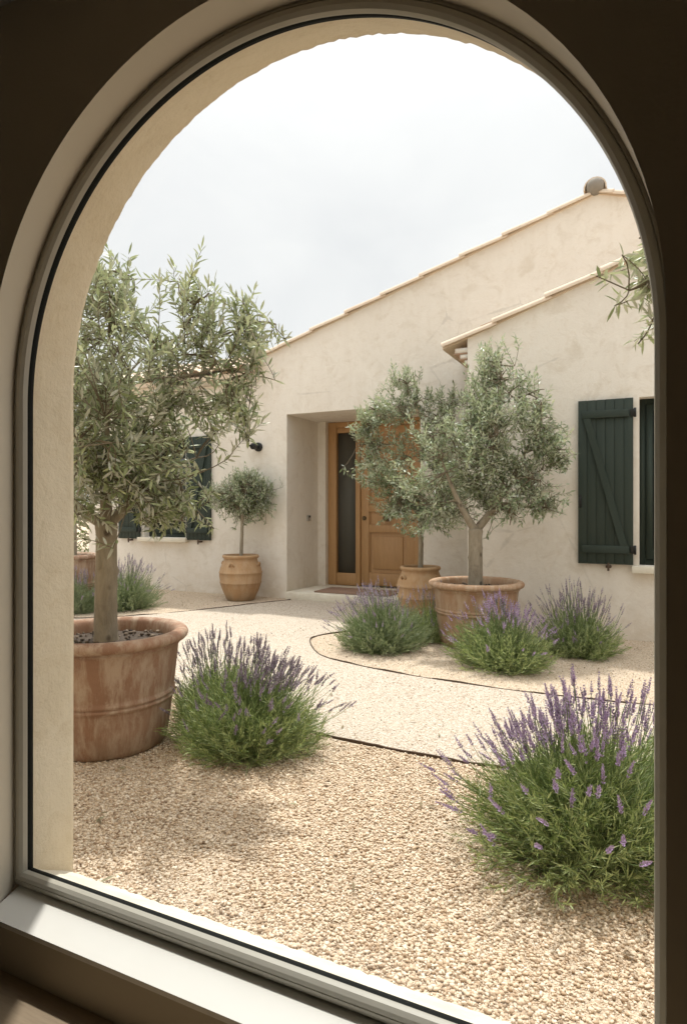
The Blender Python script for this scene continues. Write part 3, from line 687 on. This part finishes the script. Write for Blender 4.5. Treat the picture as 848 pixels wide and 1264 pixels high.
big_pot((*P1, 0), .345, .25, .487, M['pot'], 'large weathered terracotta pot beside the arched window, with white bloom on its side', 1)
big_pot((*P2, 0), .352, .262, .475, M['potpale'], 'wide pale terracotta pot behind lavender on the edged gravel island', 2, ((.52, .007), (.56, .005)))
big_pot((*P5, 0), .285, .215, .55, M['pot'], 'tall terracotta pot far left in front of the end of the house', 3)
big_pot((*P6, 0), .33, .25, .50, M['potpale'], 'terracotta pot right of the window under the overhanging olive branch', 4)
jar((*P4, 0), 1.0, M['jar'], 'round bellied ochre clay jar against the wall under the lamp', 5)
jar((*P3, 0), .94, M['jar'], 'bellied clay jar beside the front door behind the wide pot', 6)

# ------------------------------------------------------------------ olive trees
def leaves(P, D, N, L, W, rg, simple=False):
    D = D / (np.linalg.norm(D, axis=1)[:, None] + 1e-9); S = np.cross(D, N); S /= np.linalg.norm(S, axis=1)[:, None] + 1e-9
    N = np.cross(S, D); L = L[:, None]; W = W[:, None]; dr = (rg.rand(len(P), 1) * .35 - .05) * L
    at = lambda t, s, d: P + D * L * t + S * W * s - N * (dr * t * t + W * d)
    if simple:
        V = np.stack([P, at(.45, .5, 0), at(1, 0, 0), at(.45, -.5, 0)], 1); T = np.array([(0, 1, 2), (0, 2, 3)]); k = 4
    else:
        V = np.stack([P, at(.32, .42, 0), at(.32, 0, .14), at(.32, -.42, 0), at(.68, .40, 0), at(.68, 0, .14), at(.68, -.40, 0), at(1, 0, 0)], 1)
        T = np.array([(0, 1, 2), (0, 2, 3), (1, 4, 5), (1, 5, 2), (2, 5, 6), (2, 6, 3), (4, 7, 5), (5, 7, 6)]); k = 8
    F = (T[None] + (np.arange(len(P)) * k)[:, None, None]).reshape(-1, 3)
    return V.reshape(-1, 3), F
def bez(a, c, d, k):
    t = np.linspace(0, 1, k)[:, None]; return (1 - t) ** 2 * a + 2 * t * (1 - t) * c + t * t * d
def unit(v): return v / (np.linalg.norm(v) + 1e-9)
def olive(label, loc, seed, z0, fork, tr, lobes, twigs, mat, group='olive trees growing in pots', leafL=(.038, .062), leafW=.0115, simple=False, lean=(0, 0), tw_len=(.12, .26), cat='olive tree', nb=5, main=(0, 2, 4), clus=7):
    rg = np.random.RandomState(seed); t = thing('olive_tree', label, cat, loc, 0, group)
    lean = np.array((*rf(*lean), 0)); base = np.array((0, 0, z0)); fk = np.array((0, 0, fork)) + lean
    tb = MB(); k = 26; sides = 24
    tp = bez(base, base + np.array((0, 0, (fork - z0) * .5)) + rg.randn(3) * .014, fk, k)
    tt = np.linspace(0, 1, k); rad = tr * (1.10 - .12 * tt); rad[:3] *= (1.32, 1.14, 1.05); rad[-3:] *= (1.04, 1.10, 1.0)
    v0 = tb.n; tb.tube(tp, rad, sides); Vt = tb.V[-1]; an = np.arange(sides) * 2 * PI / sides
    g = np.ones((k, sides))
    for q in range(7):                                # flutes and swellings of old wood
        g += .035 * math.sin(rg.rand() * 6 + 1) * np.sin((1 + q % 4) * an[None] + rg.rand() * 6 + tt[:, None] * rg.uniform(-6, 6)) * np.cos(tt[:, None] * rg.uniform(2, 9) + rg.rand() * 6)
    for q in range(int(9 * (fork - z0) / .5)):         # pruning scars
        ta, aa = rg.rand(), rg.rand() * 2 * PI; da = np.angle(np.exp(1j * (an - aa)))
        g += .13 * np.exp(-((tt[:, None] - ta) * (fork - z0) / .014) ** 2 - (da[None] * tr / .013) ** 2)
    c0 = np.repeat(tp, sides, 0); Vt[:] = c0 + (Vt - c0) * g.reshape(-1, 1)
    C = []
    for lb in lobes:
        r, f, z, ra = lb[:4]; C.append((np.array((*rf(r, f), z)), ra, lb[4] if len(lb) > 4 else .55, lb[5] if len(lb) > 5 else 1.))
    skel = []; nl = len(C); br = MB(); limbs = []
    main = [q for q in main if q < nl]
    for i in main + [q for q in range(nl) if q not in main]:
        c, ra, up, dn = C[i]
        if i in main:
            s = fk - np.array((0, 0, .015)); d = c - s; w = tr * .66
            ctl = s + np.array((d[0] * .55, d[1] * .55, d[2] * .38)) + rg.randn(3) * .03
        else:
            Q = np.array(limbs); dd = np.linalg.norm(Q[:, :3] - c, axis=1) + .5 * np.maximum(0, Q[:, 2] - c[2]); j = dd.argmin(); s = Q[j, :3]; d = c - s; w = Q[j, 3] * .72
            ctl = s + d * .5 + np.array((0, 0, .12)) * np.linalg.norm(d) + rg.randn(3) * .10 * np.linalg.norm(d)
        P = bez(s, ctl, c, 14); wob = rg.randn(14, 3) * .03 * min(.4, np.linalg.norm(d)); wob[0] = wob[-1] = 0; P += np.cumsum(wob, 0) * .18
        wr = np.linspace(w, max(.0032, w * .16), 14); tb.tube(P, wr, 10); skel += list(P[4:]); limbs += [(*p, r_) for p, r_ in zip(P[2:], wr[2:])]
    heads = []
    for c, ra, up, dn in C:
        S = np.array(skel); hs = []
        for q in range(nb):
            e = c + unit(rg.randn(3) * np.array((1, 1, .8))) * ra * (.4 + .4 * rg.rand())
            dd = np.linalg.norm(S - e, axis=1); s = S[np.argsort(dd)[rg.randint(0, 3)]]
            dl = np.linalg.norm(e - s); ctl = (s + e) / 2 + np.array((0, 0, -.1 + .3 * rg.rand())) * dl + rg.randn(3) * .09 * dl
            P = bez(s, ctl, e, 7); br.tube(P, np.linspace(.0065, .003, 7), 5); skel += list(P[2:])
        for q in range(max(4, int(clus * (ra / .3) ** 1.3))):
            hs.append(c + unit(rg.randn(3) * np.array((1, 1, .95))) * ra * (.35 + .75 * rg.rand() ** .6))
        heads.append(hs)
    S = np.array(skel); wts = np.array([ra ** 1.6 * dn for c, ra, up, dn in C]); wts /= wts.sum()
    LP, LD, LN = [], [], []
    for q in range(twigs):
        li = rg.choice(nl, p=wts); c, ra, up, dn = C[li]
        hd = heads[li][rg.randint(0, len(heads[li]))]; tip = hd + rg.randn(3) * min(.07, ra * .3); o = unit(tip - c)
        ln = rg.uniform(*tw_len); dr = unit(o * .65 + np.array((0, 0, up)) + rg.randn(3) * .35)
        st = tip - dr * ln; dd = np.linalg.norm(S - st, axis=1); i = dd.argmin(); s = S[i]
        P = np.vstack([bez(s, (s + st) / 2 + rg.randn(3) * .02, st, 4)[:-1], bez(st, st + dr * ln * .5 + rg.randn(3) * .02, tip + np.array((0, 0, -.01)), 6)]) if dd[i] > .02 else bez(s, st + dr * ln * .5, tip, 7)
        br.tube(P, np.linspace(.0030, .0010, len(P)), 3, False)
        sg = np.concatenate([[0], np.cumsum(np.linalg.norm(np.diff(P, axis=0), axis=1))]); tot = sg[-1]
        sp = .0175 if not simple else .021
        a = max(.03, tot - ln * 1.25); ph = rg.rand() * PI
        for m, x in enumerate(np.arange(a, tot, sp)):
            p = np.array([np.interp(x, sg, P[:, ax]) for ax in range(3)]); p2 = np.array([np.interp(min(x + .01, tot), sg, P[:, ax]) for ax in range(3)])
            tg = unit(p2 - p) if x < tot - .005 else dr
            sd = unit(np.cross(tg, np.array((0, 0, 1.)) + rg.randn(3) * .2)); u2 = np.cross(sd, tg); an = ph + m * (PI / 2) + rg.randn() * .25
            lat = math.cos(an) * sd + math.sin(an) * u2
            for sgn in (1, -1):
                if rg.rand() < .08: continue
                op = .75 + .3 * rg.rand() - .35 * (x - a) / max(tot - a, .01)
                d = unit(tg * (1 - .45 * op) + lat * sgn * op + rg.randn(3) * .12 + np.array((0, 0, -.05)))
                LP.append(p); LD.append(d); LN.append(unit(np.array((0, 0, .8)) + tg * .5 - d * .3 + rg.randn(3) * .45))
        LP.append(tip); LD.append(dr); LN.append(unit(np.array((0, 0, .6)) + rg.randn(3) * .5))
    LP, LD, LN = map(np.array, (LP, LD, LN)); L = rg.uniform(*leafL, len(LP)); W = leafW * (.8 + .45 * rg.rand(len(LP)))
    tb.build('trunk', M['bark'], t, smooth=True, ang=0)
    br.build('branches', M['twig'], t, smooth=True, ang=0)
    b = MB(); b.add(*leaves(LP, LD, LN, L, W, rg, simple)); b.build('crown', mat, t)
    return t
T1 = [(.36, 0, 1.77, .25, .8), (.37, .05, 1.93, .15, 1., .8), (-.06, .05, 1.78, .34, .7), (-.02, .1, 2.08, .16, .9), (.56, -.05, 1.57, .19, .45), (.05, -.1, 1.45, .38), (.24, .05, 1.22, .23, .3), (-.42, .05, 1.6, .40),
      (-.40, 0, 1.22, .30, .4), (.0, -.20, 1.24, .25, .3), (.62, 0, 1.82, .15, .6, 1.), (.34, -.05, 1.04, .15, .1, .5), (.22, 0, .95, .10, -.7, .6), (.12, -.12, 1.13, .14, .1, .6), (.30, .0, 1.58, .2, .5)]
olive('tall leafy olive tree in the weathered pot beside the arched window', (*P1, 0), 21, .40, .95, .044, T1, 620, M['olive'], leafL=(.038, .062), leafW=.012, main=(5, 6, 8), clus=8)
T2 = [(.20, 0, 1.95, .28, .9), (.18, .0, 2.04, .17, .9), (.40, 0, 1.88, .17, .7), (.46, .05, 1.66, .27, .6), (.38, -.05, 1.25, .25, .3), (-.04, -.1, 1.55, .31), (-.26, 0, 1.38, .27), (.12, .1, 1.28, .28), (-.24, .05, 1.05, .18, .1), (.52, 0, 1.02, .14, -.4, .7), (.24, -.1, .98, .12, -.6, .7), (.60, 0, 1.45, .14, .3, .7), (.04, .05, 1.80, .22, .8), (.08, -.08, 1.46, .2)]
olive('silvery olive tree with forked trunk in the wide pot on the gravel island', (*P2, 0), 22, .40, .86, .05, T2, 820, M['olivegrey'], leafL=(.034, .052), leafW=.0138, simple=True, tw_len=(.10, .22), main=(6, 3), clus=8)
T3 = [(-.10, 0, 2.0, .32, .9), (-.14, 0, 2.22, .15, 1.), (-.42, 0, 1.66, .25, .6), (-.24, 0, 1.36, .30), (-.26, -.05, 1.06, .16, .1), (.06, -.1, 1.0, .20, .0), (.12, 0, 1.70, .34, .7), (-.18, -.1, 1.10, .22, .1), (.2, 0, 1.25, .30), (-.52, 0, 1.78, .10, .4), (.25, .05, 2.0, .18, .9), (-.42, 0, 1.95, .17, .9)]
olive('slender olive tree in the clay jar next to the front door', (*P3, 0), 23, .40, .95, .022, T3, 640, M['olivegrey'], leafL=(.036, .054), leafW=.0148, simple=True, tw_len=(.10, .22), main=(5, 9), clus=9)
T4 = [(.03, 0, 1.20, .25, .4), (-.14, .03, 1.16, .18, .3), (.20, 0, 1.17, .17, .2), (.04, -.12, 1.27, .17, .6), (.03, .12, 1.14, .2), (.1, 0, 1.32, .14, .7)]
olive('small clipped ball topped olive standard in the jar under the lamp', (*P4, 0), 24, .42, .98, .018, T4, 1000, M['olivegrey'], leafL=(.030, .044), leafW=.013, simple=True, tw_len=(.06, .12), lean=(.02, 0), nb=4, main=(0, 1, 2), clus=34)
T5 = [(0, 0, 1.9, .4), (-.3, .1, 1.6, .35), (.25, -.1, 1.55, .34), (0, .2, 1.3, .33), (-.2, -.2, 1.25, .3)]
olive('olive tree in the tall pot at the far left end of the house', (*P5, 0), 25, .48, 1.0, .045, T5, 330, M['olivegrey'], leafL=(.038, .058), leafW=.014, simple=True)
T6 = [(.0, 0, 1.75, .36), (.35, .1, 1.7, .34), (-.60, -.12, 1.87, .10, .3, .6), (-.66, -.12, 1.72, .08, .2, .6), (-.34, -.1, 1.72, .20, .3), (-.58, -.12, 1.60, .05, .2, .5), (.1, .2, 2.05, .3)]
olive('olive tree at the right edge whose leafy branches reach into the view', (*P6, 0), 26, .42, 1.0, .042, T6, 330, M['olive'])

rg = np.random.RandomState(77); n_ = 420
c_ = np.array([P1, P2, P3, P6])[rg.randint(0, 4, n_)]; xy = c_ + rg.randn(n_, 2) * .75
keep = (xy[:, 1] > 1.25) & (xy[:, 1] < 5.3); xy = xy[keep]; n_ = len(xy)
a_ = rg.rand(n_) * 6.28; P_ = np.column_stack([xy, np.full(n_, .012)])
b = MB(); b.add(*leaves(P_, np.column_stack([np.cos(a_), np.sin(a_), rg.randn(n_) * .12]), rg.randn(n_, 3) * .25 + np.array((0, 0, 1.)), rg.uniform(.03, .05, n_), rg.uniform(.007, .011, n_), rg))
n = NT('dry_leaf'); g_ = n.n('ShaderNodeNewGeometry'); n.base(n.ramp(g_.outputs['Random Per Island'], [(0, (.12, .085, .045)), (.6, (.22, .17, .09)), (1, (.26, .26, .15))])); n.rough(.8); M['dry'] = n.m
tag(b.build('fallen_leaves', M['dry']), kind='stuff')

# ------------------------------------------------------------------ lavender
def lavender(label, loc, seed, ra, hf, nshoot, nspike, ext, mat, bmat, spikeL=(.035, .06), fine=True, spread=1.0, bias=(0, 0)):
    ra *= 1.08; nshoot = int(nshoot * 1.4)
    t = thing('lavender_bush', label, 'lavender', loc, 0, 'lavender bushes planted in the gravel')
    rg = np.random.RandomState(seed)
    bx = np.array((*rf(*bias), 0.)); l1, l2, l3 = rg.rand(3) * 6
    lop = lambda a: 1 + .11 * math.sin(a + l1) + .07 * math.sin(2 * a + l2) + .05 * math.sin(5 * a + l3)
    # leafy shoots radiating from the crown of the plant
    P_, D_, N_, L_, W_ = [], [], [], [], []; sb = MB()
    for q in range(nshoot):
        a = rg.rand() * 2 * PI; th = math.acos(1 - .97 * rg.rand()) ; th = min(th, R(86))
        d = np.array((math.sin(th) * math.cos(a), math.sin(th) * math.sin(a), math.cos(th)))
        rr = lop(a) / math.sqrt((math.sin(th) / ra) ** 2 + (math.cos(th) / hf) ** 2) * (.74 + .32 * rg.rand())
        s = np.array((rg.randn() * ra * .22, rg.randn() * ra * .22, .01)); e = d * rr + np.array((rg.randn() * .015, rg.randn() * .015, .015))
        c = s + (e - s) * .5 + np.array((d[0], d[1], 0)) * rr * .12 * (1 if th > .6 else 0) - np.array((0, 0, .02 * math.sin(th)))
        if th > R(55): c = c + np.array((0, 0, -.03)); e[2] = max(e[2], .02) + rg.rand() * .05
        k = 7; P = bez(s, c, e, k); sb.tube(P, np.linspace(.0016, .0008, k), 3, False)
        tot = np.linalg.norm(np.diff(P, axis=0), axis=1).sum(); m = max(6, int(tot * .75 / (.0085 if fine else .0125)))
        for x in np.linspace(.28, 1, m):
            f = x * (k - 1); i = min(int(f), k - 2); p = P[i] + (P[i + 1] - P[i]) * (f - i); tg = unit(P[i + 1] - P[i])
            lat = unit(np.cross(tg, rg.randn(3))); op = .35 + .45 * rg.rand() * (1.1 - .5 * x)
            P_.append(p); D_.append(unit(tg + lat * op * 1.3)); N_.append(unit(lat + np.array((0, 0, .6)) + rg.randn(3) * .3))
            L_.append(rg.uniform(.026, .048) * (1.15 - .3 * x)); W_.append(rg.uniform(.0024, .0038) * (1 if fine else 1.5))
    b = MB(); b.add(*leaves(*map(np.array, (P_, D_, N_, L_, W_)), rg, True))
    # flower stalks
    FP, FD, FN, FL, FW = [], [], [], [], []
    for q in range(nspike):
        a = rg.rand() * 2 * PI; th = abs(rg.randn()) * .42 * spread + .10
        if rg.rand() < .30: th = rg.rand() * 1.25 * spread
        th = min(th, 1.12 + .08 * rg.rand())
        d = np.array((math.sin(th) * math.cos(a), math.sin(th) * math.sin(a), math.cos(th)))
        rr = lop(a) / math.sqrt((math.sin(th) / ra) ** 2 + (math.cos(th) / hf) ** 2)
        s = np.array((d[0], d[1], 0)) * rr * .35 + np.array((rg.randn() * ra * .12, rg.randn() * ra * .12, .06))
        ln = rr + ext * (.25 + .95 * rg.rand()) * (1 - .45 * (th / 1.4))
        e = d * ln + bx * (.5 + rg.rand()); e[2] = max(e[2], .05)
        c = (s + e) / 2 + np.array((d[0], d[1], -.15)) * .05 + rg.randn(3) * .012
        P = bez(s, c, e, 7); sb.tube(P, np.linspace(.0016, .0010, 7) * (1 if fine else 1.3), 3, False)
        tg = unit(P[-1] - P[-2]); sl = rg.uniform(*spikeL); nw = max(4, int(sl / (.0062 if fine else .009)))
        s1_ = unit(np.cross(tg, np.array((.3, .2, 1.)))); s2_ = np.cross(s1_, tg); fat = rg.uniform(.8, 1.15)
        for w in range(nw):
            x = w / (nw - 1); p0 = P[-1] + tg * (sl * x - sl * .15); pro = (1 - .55 * x) * fat * (.75 if w == 0 else 1)
            m = 6 if fine else 4
            for v in range(m):
                an = v * 2 * PI / m + w * .5 + rg.randn() * .2; lat = math.cos(an) * s1_ + math.sin(an) * s2_
                FP.append(p0 + lat * .0012); FD.append(unit(lat * .62 + tg * (.8 + .5 * x) + rg.randn(3) * .15)); FN.append(unit(lat + tg * -.4))
                FL.append((.0125 if fine else .0155) * pro * rg.uniform(.75, 1.3)); FW.append((.0062 if fine else .0082) * pro)
        if rg.rand() < .55:                       # a detached lower whorl
            p0 = P[-1] - tg * sl * rg.uniform(.35, .6)
            for v in range(5):
                an = v * 2 * PI / 5; lat = math.cos(an) * s1_ + math.sin(an) * s2_
                FP.append(p0); FD.append(unit(lat * .7 + tg * .8)); FN.append(unit(lat - tg * .4)); FL.append(.009); FW.append(.0045 if fine else .006)
    b.build('foliage', mat, t)
    sb.build('flower_stalks', M['stem'], t, smooth=True, ang=0)
    fb = MB(); fb.add(*leaves(*map(np.array, (FP, FD, FN, FL, FW)), rg, False)); fb.build('blossom', bmat, t)
    return t
lavender('largest lavender bush in the right foreground, close to the window', (-.19, 2.03, 0), 31, .385, .295, 720, 280, .145, M['lavleaf'], M['blossom'], (.032, .062), spread=1.2, bias=(-.03, 0))
lavender('lavender bush in front of the weathered pot, its purple spikes leaning right', (-1.53, 2.25, 0), 32, .33, .255, 560, 250, .125, M['lavleaf'], M['blossomdark'], (.030, .055), bias=(.07, 0))
lavender('lavender half hidden right behind the weathered pot', (-1.90, 2.52, 0), 33, .25, .25, 300, 110, .15, M['lavleaf'], M['blossomdark'], (.030, .055))
lavender('pale green lavender at the left end of the gravel island, nearest the doorstep', (-1.77, 4.26, 0), 34, .34, .30, 460, 180, .12, M['lavpale'], M['blossomdark'], fine=False, bias=(-.08, 0))
lavender('small dark lavender squeezed between the clay jar and the wide pot', (-1.56, 4.72, 0), 35, .20, .28, 220, 60, .12, M['lavleaf'], M['blossomdark'], fine=False)
lavender('lavender growing in front of the wide pale pot', (-.86, 4.15, 0), 36, .34, .28, 460, 190, .13, M['lavleaf'], M['blossom'], fine=False)
lavender('loose lavender to the right of the wide pot, nearest the wing wall', (-.47, 4.70, 0), 37, .29, .28, 360, 180, .16, M['lavleaf'], M['blossomdark'], fine=False)
lavender('round lavender bush under the left window of the house', (-4.84, 4.88, 0), 38, .34, .34, 380, 150, .14, M['lavpale'], M['blossomdark'], fine=False, bias=(.05, 0))
lavender('lavender bush in front of the tall pot at the far left', (-5.10, 4.50, 0), 39, .28, .28, 300, 100, .12, M['lavpale'], M['blossomdark'], fine=False)

# ------------------------------------------------------------------ trees beyond the end of the house
def bush_tree(label, loc, seed, h, r, n):
    rg = np.random.RandomState(seed); t = thing('garden_tree', label, 'tree', loc, 0, 'trees beyond the end of the house')
    tb = MB(); tb.tube(bez(np.zeros(3), np.array((.1, 0, h * .3)), np.array((0, .1, h * .7)), 8), np.linspace(.12, .03, 8), 8)
    C = []
    for q in range(14):
        o = rg.randn(3) * np.array((r * .45, r * .45, h * .2)); c = o + np.array((0, 0, h * .55)); C.append((c, r * rg.uniform(.3, .5)))
        tb.tube(bez(np.array((0, 0, h * .3)), np.array((c[0] * .3, c[1] * .3, c[2] * .8)), c, 6), np.linspace(.04, .01, 6), 5)
    ci = rg.randint(0, 14, n); o = rg.randn(n, 3); o /= np.linalg.norm(o, axis=1)[:, None]
    P = np.array([C[i][0] for i in ci]) + o * (np.array([C[i][1] for i in ci]) * rg.rand(n) ** .4)[:, None]; P[:, 2] = np.maximum(P[:, 2], .05)
    b = MB(); b.add(*leaves(P, o + rg.randn(n, 3) * .7 + np.array((0, 0, .2)), rg.randn(n, 3) * .6 + np.array((0, 0, 1.)), rg.uniform(.06, .12, n), rg.uniform(.03, .06, n), rg, True))
    tb.build('trunk', M['bark'], t, smooth=True, ang=0); b.build('crown', M['hedge'], t)
bush_tree('sunlit bright green shrub seen past the left corner of the house', (-9.3, 7.2, 0), 51, 2.6, 1.5, 5000)
bush_tree('darker green tree standing furthest left beyond the house', (-12.0, 6.0, 0), 52, 3.6, 2.0, 5000)
bush_tree('green tree behind the two others beyond the house', (-12.5, 10.5, 0), 53, 4.2, 2.4, 6000)

# ------------------------------------------------------------------ light
SUN_EL, SUN_DIR = R(67), (-.545, .84)       # from behind the house, to the left
sun = bpy.data.lights.new('sun', 'SUN'); so = bpy.data.objects.new('sun', sun); COL.objects.link(so)
sun.energy = 3.1; sun.angle = R(1.8); sun.color = (1.0, .975, .93)
v = Vector((SUN_DIR[0] * math.cos(SUN_EL), SUN_DIR[1] * math.cos(SUN_EL), math.sin(SUN_EL)))
so.rotation_euler = (-v).to_track_quat('-Z', 'Y').to_euler(); so.location = v * 30
w = bpy.data.worlds.new('World'); scene.world = w; w.use_nodes = True
t = w.node_tree; t.nodes.clear()
out = t.nodes.new('ShaderNodeOutputWorld'); bg = t.nodes.new('ShaderNodeBackground'); bg.inputs[1].default_value = .1
sky = t.nodes.new('ShaderNodeTexSky'); sky.sky_type = 'NISHITA'; sky.sun_disc = False
sky.sun_elevation = SUN_EL; sky.sun_rotation = math.atan2(SUN_DIR[0], SUN_DIR[1]); sky.air_density = 1; sky.dust_density = 2
tc = t.nodes.new('ShaderNodeTexCoord'); mp = t.nodes.new('ShaderNodeMapping'); mp.inputs['Scale'].default_value = (1, 1, 2.4)
nz = t.nodes.new('ShaderNodeTexNoise'); nz.inputs['Scale'].default_value = 2.1; nz.inputs['Detail'].default_value = 6; nz.inputs['Roughness'].default_value = .55; nz.inputs['Distortion'].default_value = .5
t.links.new(tc.outputs['Generated'], mp.inputs[0]); t.links.new(mp.outputs[0], nz.inputs['Vector'])
cr = t.nodes.new('ShaderNodeValToRGB'); e = cr.color_ramp.elements; e[0].position = .32; e[0].color = (.92, .92, .92, 1); e[1].position = .60; e[1].color = (.98, .98, .98, 1)
t.links.new(nz.outputs[0], cr.inputs[0])
# thin overcast: brighter towards the zenith, with drifting thicker and thinner cloud
def mth(op, a, b):
    o = t.nodes.new('ShaderNodeMath'); o.operation = op
    for k, q in ((0, a), (1, b)):
        if isinstance(q, (int, float)): o.inputs[k].default_value = q
        else: t.links.new(q, o.inputs[k])
    return o.outputs[0]
sx = t.nodes.new('ShaderNodeSeparateXYZ'); t.links.new(tc.outputs['Generated'], sx.inputs[0])
zen = mth('POWER', mth('MAXIMUM', sx.outputs[2], 0.0), 5.0)
lum = mth('MULTIPLY', mth('ADD', 7.35, mth('MULTIPLY', zen, 20.0)), mth('ADD', .87, mth('MULTIPLY', nz.outputs[0], .25)))
cc = t.nodes.new('ShaderNodeCombineColor')
for k, f in ((0, .995), (1, 1.0), (2, 1.0)): t.links.new(mth('MULTIPLY', lum, f), cc.inputs[k])
mx = t.nodes.new('ShaderNodeMix'); mx.data_type = 'RGBA'; t.links.new(cr.outputs[0], mx.inputs[0]); t.links.new(sky.outputs[0], mx.inputs[6]); t.links.new(cc.outputs[0], mx.inputs[7])
t.links.new(mx.outputs[2], bg.inputs[0]); t.links.new(bg.outputs[0], out.inputs[0])

vs = scene.view_settings; scene.display_settings.display_device = 'sRGB'
vs.view_transform = 'Standard'; vs.look = 'None'; vs.exposure = .46; vs.gamma = 1; vs.use_curve_mapping = False
c = scene.cycles; c.use_denoising = True; c.max_bounces = 10; c.diffuse_bounces = 5; c.transparent_max_bounces = 8; c.sample_clamp_indirect = 6
